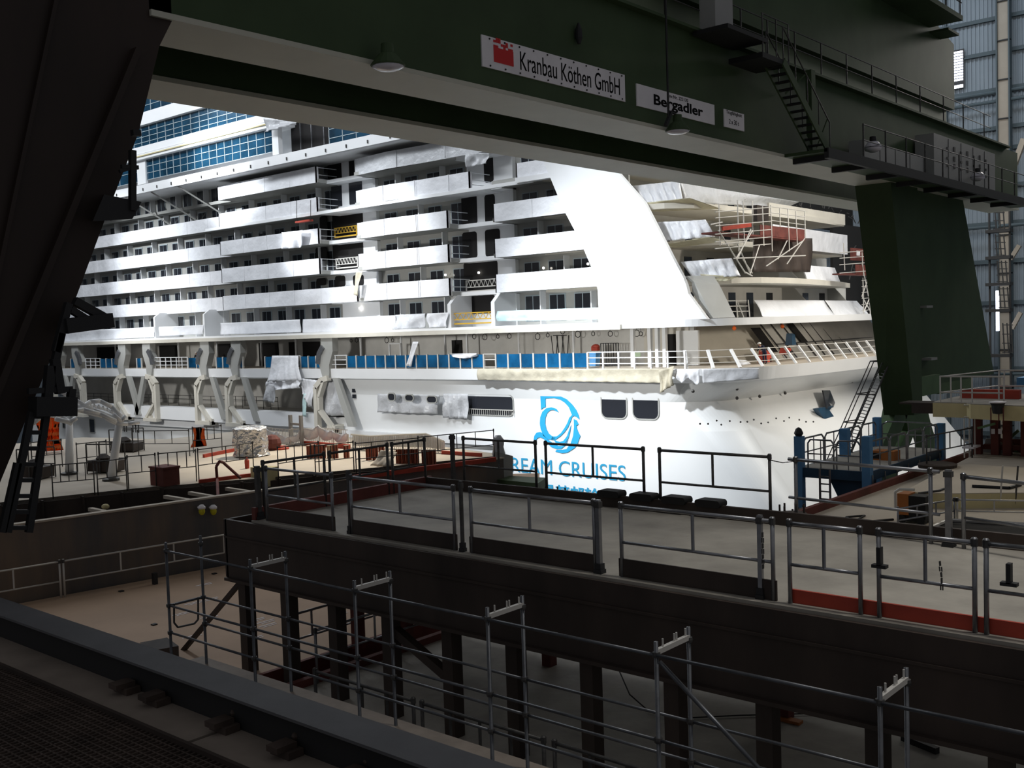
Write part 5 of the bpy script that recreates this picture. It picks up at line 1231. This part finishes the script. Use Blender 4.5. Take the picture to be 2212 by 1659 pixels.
# white mesh fence draped with film along the far edge
fz = [(578, 927, 958), (602, 935, 962), (628, 946, 964), (655, 925, 962), (690, 921, 961), (720, 932, 963), (752, 938, 966)]
fe = empty('mesh_fence', P(665, 963, Z=ZD), 'white mesh fence draped with zigzag film, left part behind the trestle', 'fence')
XF0 = [P(x, yb, Z=ZD) for x, yt, yb in fz]
XT0 = [P(x, yt, Y=f.y) for (x, yt, yb), f in zip(fz, XF0)]
b = MB()
for f0, t0 in zip(XF0, XT0): b.tube(f0, t0, .03)
for f0, f1 in zip(XF0, XF0[1:]):
    for k in range(8): q = f0.lerp(f1, k / 8); b.tube(q, q + Vector((0, 0, .75)), .012, 4)
    for z in (.1, .75): b.tube(f0 + Vector((0, 0, z)), f1 + Vector((0, 0, z)), .02, 5)
b.build('fence_bars', 'scafwhite', fe)
b = MB()
for i in range(len(fz) - 1):
    b.grid(lambda u, v, i=i: XT0[i].lerp(XT0[i + 1], u).lerp(XF0[i].lerp(XF0[i + 1], u), v * .62) + Vector((0, -.06 - .05 * sin(9 * u + 4 * v), .06 - .12 * sin(pi * u))), 8, 5, thick=(0, .015, 0))
b.build('film_drape', 'sheet', fe, smooth=True)
fz = [(758, 938, 972), (800, 942, 973), (840, 940, 974), (885, 938, 976), (920, 937, 977), (958, 953, 979)]
fe = empty('mesh_fence', P(860, 975, Z=ZD), 'white barred fence with film strip, right part behind the steel profiles', 'fence')
F2 = [P(x, yb, Z=ZD) for x, yt, yb in fz]; T2 = [P(x, yt, Y=f.y) for (x, yt, yb), f in zip(fz, F2)]
b = MB()
for f0, f1, t0, t1_ in zip(F2, F2[1:], T2, T2[1:]):
    for k in range(11): b.tube(f0.lerp(f1, k / 11), t0.lerp(t1_, k / 11), .014, 4)
    b.tube(t0, t1_, .04, 6); b.tube(f0 + Vector((0, 0, .08)), f1 + Vector((0, 0, .08)), .025, 5)
b.build('fence_bars', 'scafwhite', fe)
b = MB()
for i in range(len(fz) - 1):
    b.grid(lambda u, v, i=i: T2[i].lerp(T2[i + 1], u).lerp(F2[i].lerp(F2[i + 1], u), v * .75) + Vector((0, .08 + .03 * sin(12 * u), 0)), 8, 4, thick=(0, .015, 0))
b.build('film_drape', 'sheet', fe, smooth=True)
# pointed deck end: wrapped post, grey locker, wedge platform
q = P(1078, 1002, X=-26.3); b = MB(); b.lathe(Vector((q.x, q.y, H + ZD - .1)), [(.2, 0), (.26, .25), (.2, .5), (.24, .75), (.1, .95)], 10)
b.build('wrapped_post', 'sheetgrey', None, 'post wrapped in grey film at the pointed end of the sunlit deck', 'post', smooth=True)
b = MB(); b.hexa([P(1075, 1030, X=-26), P(1108, 1032, X=-26), P(1108, 1032, X=-26.5), P(1075, 1030, X=-26.5), P(1068, 975, X=-26), P(1108, 985, X=-26), P(1108, 985, X=-26.5), P(1068, 975, X=-26.5)]); b.build('steel_screen', 'cabinet', None, 'pale grey panel hung below the wrapped post left of the hull lettering', 'panel')
b = MB(); pts = [P(1000, 1040, Z=-6.0), P(1090, 1024, Z=-6.0), P(1165, 1022, Z=-6.0), P(1165, 1075, Z=-6.0), P(1010, 1062, Z=-6)]; b.prism([p - Vector((0, 0, .3)) for p in pts], (0, 0, .3)); b.build('wedge_deck', 'deckwarm', lb)
b = MB(); a = [P(1062, 1046, Z=-5.9), P(1120, 1058, Z=-5.9), P(1163, 1075, Z=-5.9)]
b.hexa([a[0], a[2], a[2] + Vector((-.6, 1.2, 0)), a[0] + Vector((-.5, .9, 0)), a[0] + Vector((0, 0, .2)), a[2] + Vector((0, 0, .5)), a[2] + Vector((-.6, 1.2, .5)), a[0] + Vector((-.5, .9, .2))]); b.build('steel_tank', 'crane', None, 'dark grey green steel tank before the hull lettering', 'tank')
for (px, py, w, t) in ((1192, 1070, .4, 'dark bollard crown with pins in front of the first Chinese sign'), (1712, 1108, .3, 'dark ring with upright pins at the far deck gap')):
    q = P(px, py, Y=18.6); b = MB(); b.lathe(q + Vector((0, 0, -.3)), [(w * .9, 0), (w, .12), (w * .9, .3)], 14)
    for k in range(7): a = 2 * pi * k / 7; b.tube(q + Vector((w * .8 * cos(a), w * .8 * sin(a), 0)), q + Vector((w * .8 * cos(a), w * .8 * sin(a), .16)), .02)
    b.build('pin_crown', 'darksteel', None, t, 'fitting')
# ================= right hand block, blue platform, curved girder =================
rb = empty('deck_section', V(-8, 34, -H), 'beige deck section at the right beyond the grey deck, with raised curved step', 'ship section')
ZR = -5.5
b = MB(); b.prism([V(x, y, ZR - .1) for x, y in [(-12.7, 20), (-12.7, 36), (-12.5, 44), (4, 44), (4, 20)]], (0, 0, .1)); b.build('deck_plate', 'deckbeige', rb)
b = MB(); b.box(-12.6, 4, 20, 43.8, -H, ZR - .12); b.build('hull_shell', 'darksteel', rb)
b = MB(); b.box(-12.82, -12.68, 20, 43, ZR - .3, ZR + .22); b.build('deck_coaming', 'rust', rb)
st = [P(1955, 1092, Z=ZR), P(1990, 1097, Z=ZR), P(2060, 1099, Z=ZR), P(2140, 1098, Z=ZR), P(2240, 1098, Z=ZR)]
pts = st + [V(3, 41, ZR), V(-12, 41, ZR)]
b = MB(); b.prism(pts, (0, 0, .42)); b.build('raised_step', 'beigeedge', rb)
b = MB(); b.prism([p + Vector((0, 0, .42)) for p in pts], (0, 0, .02)); b.build('step_plate', 'deckbeige', rb)
pts = [P(2000, 1150, Z=ZR + .01), P(2050, 1128, Z=ZR + .01), P(2230, 1138, Z=ZR + .01), P(2230, 1180, Z=ZR + .01), P(2040, 1175, Z=ZR + .01)]
b = MB(); b.prism(pts, (0, 0, .02)); b.build('hatch_opening', 'dark', rb)
b = MB(); b.path([p + Vector((0, 0, .06)) for p in pts[:3]], .05, 6); b.build('hatch_rim', 'scafwhite', rb)
q = P(2025, 1010, Z=ZR + .42); b = MB(); b.lathe(q, [(.6, 0), (.62, .12), (.5, .16)], 18); b.build('dark_ring', 'darksteel', None, 'dark low ring on the raised beige step beside the crane foot', 'ring')
# portable welding unit
q = P(1972, 1128, Z=ZR); w = empty('welding_unit', q, 'orange and black welding unit on the beige deck at right', 'machine')
b = MB(); b.box(q.x - .32, q.x - .02, q.y - .25, q.y + .25, ZR + .22, ZR + .78); b.build('orange_panel', 'orangedull', w)
b = MB(); b.box(q.x - .02, q.x + .42, q.y - .25, q.y + .25, ZR + .15, ZR + .74); b.box(q.x - .3, q.x + .4, q.y - .22, q.y + .22, ZR + .06, ZR + .2); b.build('body', 'black', w)
b = MB()
for dx in (-.2, .3):
    for dy in (-.24, .24): b.lathe(V(q.x + dx, q.y + dy, ZR + .11), [(.11, -.03), (.11, .03)], 12, ax=(0, 1, 0))
each(b, 'wheel', 'black', w)
b = MB(); b.path([V(q.x - .36, q.y - .27, ZR + .4), V(q.x - .36, q.y - .27, ZR + .82), V(q.x - .25, q.y - .27, ZR + .9), V(q.x + .15, q.y - .27, ZR + .92)], .035, 8); b.build('handle', 'scafwhite', w)
b = MB(); b.path([P(1930, 1122, Z=ZR + .03), P(1880, 1126, Z=ZR + .02), P(1840, 1125, Z=ZR + .02), P(1828, 1117, Z=ZR + .02), P(1868, 1114, Z=ZR + .02), P(1850, 1124, Z=ZR + .02), P(1800, 1124, Z=ZR + .02)], .03, 6); b.build('hose', 'black', None, 'black hose running from the welding unit across the beige deck', 'hose')
b = MB(); b.path([P(1985, 1066, Z=ZR + .46), P(2030, 1060, Z=ZR + .46), P(2040, 1056, Z=ZR + .46)], .04, 5); b.build('flat_bar', 'blacksteel', None, 'dark bar lying on the raised beige step', 'bar')
b = MB(); b.path([P(2100, 1050, Z=ZR + .48), P(2180, 1054, Z=ZR + .48), P(2205, 1047, Z=ZR + .48)], .05, 5); b.build('long_bar', 'blacksteel', None, 'long dark bar with upturned end on the raised step at right border', 'bar')
def rg_(lbl, pa, pc, Z=ZR, **k):
    a = P(*pa, Z=Z); c = P(*pc, Z=Z); return guard(lbl, (a.x, a.y), (c.x, c.y), zb=Z, r=.025, **k)
rg_('small grey guardrail round the dark hatch, left of the corner post', (1940, 1150), (2062, 1128), pickets=2, m='galv', top=.6, mid=.3)
rg_('small pale guardrail behind the dark hatch at right border', (2068, 1128), (2230, 1132), pickets=1, m='scafwhite', top=.6, mid=.3)
rg_('dark guardrail right of the crane foot on the raised step', (2002, 1012), (2100, 990), Z=ZR + .42, m='galvdark', pickets=3)
for (px, py, t) in ((2160, 1090, 'leaning pale stanchion on the right deck'), (2193, 1090, 'thin dark stanchion near the right border')):
    q = P(px, py, Z=ZR + .1); MB().tube(q, q + Vector((.08, 0, 1.1)), .028).build('stanchion', 'scafwhite' if px == 2160 else 'galvdark', None, t, 'post')
# blue access platform
bp = empty('access_platform', V(-14.2, 35.5, -H), 'blue steel access platform with corner posts beside the ship stern', 'platform')
PX0, PX1, PY0, PY1, PZ = -15.6, -13.2, 32.7, 39.5, -5.0
b = MB(); b.box(PX0, PX1, PY0, PY1, PZ - .04, PZ); b.build('floor_plate', 'deck', bp)
b = MB(); b.box(PX0, PX1, PY0 - .06, PY0, PZ - .32, PZ); b.box(PX1, PX1 + .06, PY0, PY1, PZ - .3, PZ); b.box(PX0 - .06, PX0, PY0, PY1, PZ - .3, PZ); b.box(PX0, PX1, PY1, PY1 + .06, PZ - .3, PZ); b.build('floor_beam', 'bluedk', bp)
b = MB(); b.prism([V(PX0 + .9, PY0 + .3, PZ - .32), V(PX1 - .2, PY0 + .3, PZ - .32), V(PX1 - .2, PY0 + .3, PZ - 1.35), V(PX0 + 1.4, PY0 + .3, PZ - 1.35)], (0, .8, 0)); b.build('gusset', 'bluedk', bp)
for (x, y, z0, z1, w) in [(PX0 + .02, PY0, -6.4, -3.95, .27), (PX1 - .05, PY0, -6.4, -3.85, .27), (PX1, PY1, -6.2, -4.05, .26), (PX0, PY1, -6.2, -3.9, .26), (PX0 + .2, 36, -6, -4.0, .3)]:
    MB().box(x - w / 2, x + w / 2, y - w / 2, y + w / 2, -H if y > 33 and x < -15 else z0, z1).build('corner_post', 'blue', bp)
b = MB(); b.lathe(V(PX0, PY0, -3.95), [(.1, 0), (.16, .1), (.1, .25), (.03, .3)], 10); b.build('lifting_lug', 'blacksteel', bp)
b = MB()
def hoop(p, q, h=.95):
    b.path([p, p + Vector((0, 0, h - .12)), p.lerp(q, .1) + Vector((0, 0, h)), p.lerp(q, .9) + Vector((0, 0, h)), q + Vector((0, 0, h - .12)), q], .03, 6); b.tube(p + Vector((0, 0, h * .5)), q + Vector((0, 0, h * .5)), .022); m = p.lerp(q, .5); b.tube(m, m + Vector((0, 0, h)), .02)
ys = [PY0 + .2, 34.6, 36.2, 37.8, PY1 - .2]
for x in (PX0 + .05, PX1 - .05):
    for ya, yb in zip(ys, ys[1:]): hoop(V(x, ya + .06, PZ), V(x, yb - .06, PZ))
hoop(V(PX0 + .3, PY0 + .05, PZ), V(-14.4, PY0 + .05, PZ)); hoop(V(-14.3, PY0 + .05, PZ), V(PX1 - .3, PY0 + .05, PZ)); hoop(V(PX0 + .2, PY1, PZ), V(PX1 - .2, PY1, PZ))
b.build('hoop_railing', 'galv', bp)
b = MB()
for z in (PZ - .5, PZ - .85): b.tube(V(PX1 + .12, PY0 - .2, z), V(PX1 + .12, PY1, z), .03)
for k in range(7): y = PY0 + k * 1.05; b.tube(V(PX1 + .12, y, PZ - 1.1), V(PX1 + .12, y, PZ - .1), .025)
b.build('side_rail', 'galv', bp)
b = MB()
for s in (0, .35): b.tube(V(PX0 + .75 + s, PY0 - .05, -7.2), V(PX0 + .75 + s, PY0 - .05, PZ), .04)
for k in range(9): z = -7 + k * .25; b.tube(V(PX0 + .75, PY0 - .05, z), V(PX0 + 1.1, PY0 - .05, z), .025)
b.build('ladder', 'galv', bp)
q = V(-13.8, 35.8, PZ); b = MB(); b.box(q.x - .45, q.x + .35, q.y - .3, q.y + .3, PZ, PZ + .32); o = b.build('toolbox', 'orangedull', None, 'orange toolbox on the blue platform floor', 'box')
k = MB(); k.box(q.x - .45, q.x - .1, q.y - .31, q.y - .3, PZ + .05, PZ + .25); k.build('toolbox_front', 'black', o)
for (p, r, t) in [((1700, 1112), (1735, 1098), 'thin dark rail beyond the far deck gap'), ((1790, 1160), (1795, 1150), '')][:1]:
    b = MB(); a = P(*p, Y=27); c = P(*r, Y=29); b.tube(a, c, .04); b.tube(a + Vector((0, 0, -.4)), c + Vector((0, 0, -.4)), .04)
    for k in range(4): q = a.lerp(c, k / 3); b.tube(q + Vector((0, 0, -.9)), q + Vector((0, 0, .1)), .03)
    b.build('stair_rail', 'galvdark', None, t, 'rail')
# yellowish curved deck girder at the right border
cg = empty('curved_platform', V(-10, 40, -H), 'yellowed curved platform girder with pale railing at the right border', 'platform')
YG = 38.0
def gq(px, py, Y=YG): return P(px, py, Y=Y)
a = gq(2008, 905); zt = gq(2100, 873).z - H; zb = gq(2100, 904).z - H
b = MB(); pl = [V(a.x, YG + .8, zb), V(a.x + .05, YG + .2, zb), V(gq(2092, 900).x - .1, YG + .15, zb), V(gq(2100, 900).x, YG - .15, zb), V(gq(2240, 900).x, YG - .6, zb), V(2, YG - .6, zb), V(2, YG + 5, zb), V(a.x, YG + 5, zb)]
b.prism(pl, (0, 0, zt - zb)); b.build('edge_girder', 'beigeedge', cg)
b = MB(); b.prism([p + Vector((0, 0, zt - zb)) for p in pl], (0, 0, .03)); b.build('deck_plate', 'deck', cg)
b = MB(); b.box(a.x - .75, a.x, YG + .3, YG + 1.2, zb + .1, zt - .08); b.box(a.x - 1.2, a.x, YG + .3, YG + 1.3, zt - .08, zt - .02); b.build('girder_end', 'darksteel', cg)
b = MB(); b.box(gq(2030, 860).x, gq(2162, 860).x, YG + 2.2, YG + 2.5, zt, zt + .36); b.box(gq(2180, 860).x, 1, YG + 2.2, YG + 2.5, zt, zt + .22); each(b, 'red_beam', 'rustbright', cg)
rl = MB()
for z in (zt + .38, zt + .95): rl.tube(V(gq(2025, 850).x, YG + .3, z), V(gq(2160, 850).x, YG + .3, z), .032); rl.tube(V(gq(2108, 850).x, YG + 2.6, z + .1), V(1, YG + 2.6, z + .1), .032); rl.tube(V(gq(2025, 850).x, YG + .3, z), V(gq(2108, 850).x, YG + 2.6, z + .1), .02)
for px in (2025, 2048, 2070, 2094, 2152, 2163): x = gq(px, 850).x; rl.tube(V(x, YG + .3, zt), V(x, YG + .3, zt + .97), .03)
for px in (2110, 2122, 2174, 2178, 2200): x = gq(px, 850).x; rl.tube(V(x, YG + 2.6, zt), V(x, YG + 2.6, zt + 1.05), .03)
rl.build('railing', 'scafwhite', cg)
p = gq(2155, 868, YG - .5); b = MB(); b.lathe(p, [(.02, -.42), (.16, -.4), (.2, -.12), (.25, -.03)], 14); o = b.build('hanging_lamp', 'blacksteel', cg); k = MB(); k.lathe(p, [(.27, -.03), (.28, 0), (.1, .03)], 14); k.build('lamp_rim', 'sign', o)
b = MB()
for px in (2139, 2156, 2166): x = gq(px, 890, YG - .62).x; b.box(x, x + .03, YG - .62, YG - .58, zb, zt - .05)
each(b, 'rust_drip', 'rust', cg)
for px in (2112, 2150, 2176, 2215): x = gq(px, 950, YG + 1).x; MB().box(x - .13, x + .13, YG + .9, YG + 1.15, ZR + .45, zb).build('support_column', 'rust', cg)
b = MB(); b.box(gq(2100, 975).x, 1, YG + 1.2, YG + 1.5, gq(2100, 978).z - H, gq(2100, 968).z - H); b.box(gq(2115, 975).x, 1, YG + 2., YG + 2.3, ZR + .45, ZR + .9)
each(b, 'red_beam', 'rust', cg)
b = MB(); b.bar(gq(2112, 925), gq(2150, 915), .08); b.bar(gq(2120, 1000, YG + 2), gq(2200, 930, YG + 2), .1); b.bar(gq(2212, 1000, YG + 2), gq(2165, 930, YG + 2), .1); each(b, 'cross_brace', 'cranestrut', cg)
b = MB()
for px in (2147, 2162): q = gq(px - 2, 932, YG + .8); b.box(q.x - .06, q.x + .06, q.y, q.y + .03, q.z - H - .09, q.z - H + .09)
each(b, 'notice', 'sign', cg)
b = MB(); q = gq(2146, 990, YG + 1.6); b.prism([q + Vector((-.5, 0, -.2)), q + Vector((.35, 0, -.2)), q + Vector((.35, 0, .5)), q + Vector((.1, 0, .7)), q + Vector((-.25, 0, .7))], (0, .1, 0)); b.build('grey_plate', 'cabinet', None, 'grey steel plate leaning under the curved girder', 'plate')
tw = empty('scaffold_tower', gq(2090, 1000), 'narrow pale scaffold tower under the curved girder beside the hull edge', 'scaffold')
b = MB()
for px in (2083, 2094):
    for dy in (0, .6): x = gq(px, 950).x; b.tube(V(x, YG + dy, ZR + .42), V(x, YG + dy, zb - .02), .028)
for k in range(5): z = ZR + .6 + k * .42; b.tube(V(gq(2083, 950).x, YG, z), V(gq(2094, 950).x, YG, z), .02); b.tube(V(gq(2083, 950).x, YG, z), V(gq(2083, 950).x, YG + .6, z), .02)
b.build('tower_frame', 'scafwhite', tw)
b = MB(); b.box(gq(2080, 968).x, gq(2105, 968).x, YG - .1, YG + .7, gq(2080, 968).z - H, gq(2080, 964).z - H); b.build('tower_deck', 'sign', tw)
q = gq(2103, 1018); b = MB(); b.box(q.x - .1, q.x + .12, YG - .1, YG + .1, q.z - H - .1, q.z - H + .12); b.build('yellow_box', 'yellow', None, 'small yellow box at the foot of the scaffold tower', 'box')
q = gq(2123, 1022); b = MB(); b.lathe(q + Vector((0, 0, -.15)), [(.16, 0), (.1, .22), (.03, .3)], 10); b.build('red_cone', 'rustbright', None, 'small red cone beside the yellow box', 'cone')
# stair tower by the hall wall
sw = empty('stair_tower', V(-31, 109, -H), 'dark steel stair tower in front of the hall wall at right', 'stairs')
YT = 109.
b = MB()
for px in (2138, 2182): q = P(px, 600, Y=YT); b.box(q.x - .08, q.x + .08, YT - .1, YT + .1, -H, 11.5); 
each(b, 'tower_post', 'blacksteel', sw)
for k, y in enumerate([498, 555, 612, 668, 765]):
    a = P(2132, y, Y=YT); c = P(2185, y, Y=YT); b = MB(); b.box(a.x, c.x, YT - .6, YT + .6, a.z - H - .3, a.z - H); b.build('landing', 'blacksteel', sw)
b = MB()
for (y0, y1, dx) in [(430, 498, 0), (498, 555, 2), (555, 612, 6), (612, 668, 10), (690, 765, 18)]:
    a0 = 2148 + dx; w = 18
    for px in (a0, a0 + w, a0 + w * .5): b.bar(P(px, y0 + 8, Y=YT - .3), P(px + 4, y1 - 2, Y=YT - .3), .1)
    for j in range(4): yy = y0 + 12 + (y1 - y0 - 16) * j / 3; b.bar(P(a0 - 1, yy, Y=YT - .3), P(a0 + w + 4, yy, Y=YT - .3), .09)
b.build('stair_flight', 'blacksteel', sw)
b = MB(); b.box(P(2151, 660, Y=YT + 3).x, P(2158, 660, Y=YT + 3).x, YT + 3, YT + 3.1, P(2150, 715, Y=YT + 3).z - H, P(2150, 628, Y=YT + 3).z - H); b.build('window_2', 'window', None, kind='structure')
for (p, q, y, w, t) in (((2183, 560), (2202, 530), 113.5, .4, 'short beige brace right of the middle stair landing'), ((2186, 710), (2205, 675), 113.5, .4, 'short beige brace beside the lowest stair landing'), ((2190, 360), (2212, 300), 112, .5, 'beige diagonal brace at the right border beside the crane walkway')):
    MB().bar(P(*p, Y=y), P(*q, Y=y), w).build('column_brace', 'column', None, t, 'brace')
b = MB(); b.box(P(2196, 830, Y=60).x, 2, 60, 62, P(2196, 835, Y=60).z - H, P(2196, 816, Y=60).z - H); b.build('blue_container', 'blue', None, 'blue container top behind the pale railing at right border', 'container')
# ================= camera, light =================
cam = bpy.data.cameras.new('camera'); co = bpy.data.objects.new('camera', cam); COL.objects.link(co)
# calibrated axes: world x, y, z in camera coordinates are the rows AX, AY, AZ
R3 = Matrix((AX, AY, AZ)); co.matrix_world = Matrix.Translation((0, 0, H)) @ R3.to_4x4()
cam.sensor_width = 36; cam.sensor_fit = 'HORIZONTAL'; cam.lens = 36 * F / 2212; cam.clip_start = .1; cam.clip_end = 500
SC.camera = co
w = bpy.data.worlds.new('hall_air'); SC.world = w; w.use_nodes = True
w.node_tree.nodes['Background'].inputs[0].default_value = (.93, .94, 1, 1); w.node_tree.nodes['Background'].inputs[1].default_value = .15
def look(o, t):
    d = Vector(t) - o.location; o.rotation_euler = d.to_track_quat('-Z', 'Y').to_euler()
def area(name, loc, tgt, sx, sy, e, col=(1, 1, 1)):
    l = bpy.data.lights.new(name, 'AREA'); l.shape = 'RECTANGLE'; l.size = sx; l.size_y = sy; l.energy = e; l.color = col
    o = bpy.data.objects.new(name, l); COL.objects.link(o); o.location = V(*loc); look(o, V(*tgt)); return o
def spot(name, loc, tgt, ang, e, col=(1, 1, 1), blend=.6, size=1.):
    l = bpy.data.lights.new(name, 'SPOT'); l.spot_size = math.radians(ang); l.spot_blend = blend; l.energy = e; l.color = col; l.shadow_soft_size = size
    o = bpy.data.objects.new(name, l); COL.objects.link(o); o.location = V(*loc); look(o, V(*tgt)); return o
COOL = (.90, .95, 1)
area('skylight_strip', (-88, 36, 36), (-84, 64, 2), 90, 6, 25000, COOL)
area('fill_area_stern', (-17.5, 80, 24), (-39, 81, -2), 8, 26, 12000, (1, .96, .88))  # added area light for the stern, hung clear of the crane web
spot('fill_spot_fin', (-36, 22, 26), (-46, 64, 5), 24, 85000, COOL, .9)  # unseen spot added for the sun patch on the side fin
spot('fill_spot_hull', (-52, 22, 24), (-47.5, 64, -6.5), 38, 140000, COOL, .9)  # added spot, brightens the hull side round the logo
spot('fill_spot_balconies', (-70, 24, 24), (-71, 64, 7), 24, 120000, COOL, .9)  # added soft spot for the bright middle balconies
spot('fill_spot_row', (-96, 30, 24), (-82, 64, 8), 10, 110000, COOL, .9)  # narrow added spot, makes one bright patch on the balcony rows
spot('fill_spot_aft', (-118, 30, 20), (-112, 65, 7), 34, 80000, COOL, .9)  # unseen spot put in to lift the left balcony section
spot('fill_spot_upper', (-105, 30, 30), (-95, 63, 19), 24, 170000, COOL, .8)  # added spot to whiten the upper fascia
spot('fill_spot_deck', (-34, 45, 26), (-33, 27, -5), 22, 60000, (1, .9, .74), .7)  # added warm spot in place of sunlight on the left deck
spot('fill_spot_step', (-2, 48, 14), (-6.5, 33, -5), 30, 3500, (1, .88, .62), .7)  # unseen spot added to warm the raised step
spot('fill_spot_foreground', (1, 15, 20), (-3, 14.6, -4), 48, 9000, (1, .97, .92), 1., 1.5)  # added overhead spot, lifts the grey foreground deck
spot('fill_spot_stern', (-6, 71, 2), (-41, 76, -1.6), 46, 14000, (1, .9, .76), .8)  # added spot aimed at the tan stern house wall
spot('fill_spot_promenade', (-66, 34, 1), (-70, 67, -2.5), 56, 16000, (1, .98, .94), .8)  # unseen spot added to reach under the promenade overhang
spot('fill_spot_promenade', (-44, 36, 0), (-46, 67, -2.5), 50, 13000, (1, .98, .94), .8)  # second added spot, for the promenade nearer the stern
spot('fill_spot_boats', (-100, 36, 2), (-105, 67, -4), 56, 12000, (1, .98, .94), .8)  # added spot that lightens the lifeboat recess
area('fill_area_far', (-30, 90, 44), (-30, 118, 14), 40, 6, 6500, (.85, .93, 1))  # added area light that brightens the far hall wall
SC.view_settings.view_transform = 'Standard'; SC.view_settings.look = 'None'; SC.view_settings.exposure = 0; SC.view_settings.gamma = 1
SC.view_settings.use_curve_mapping = False
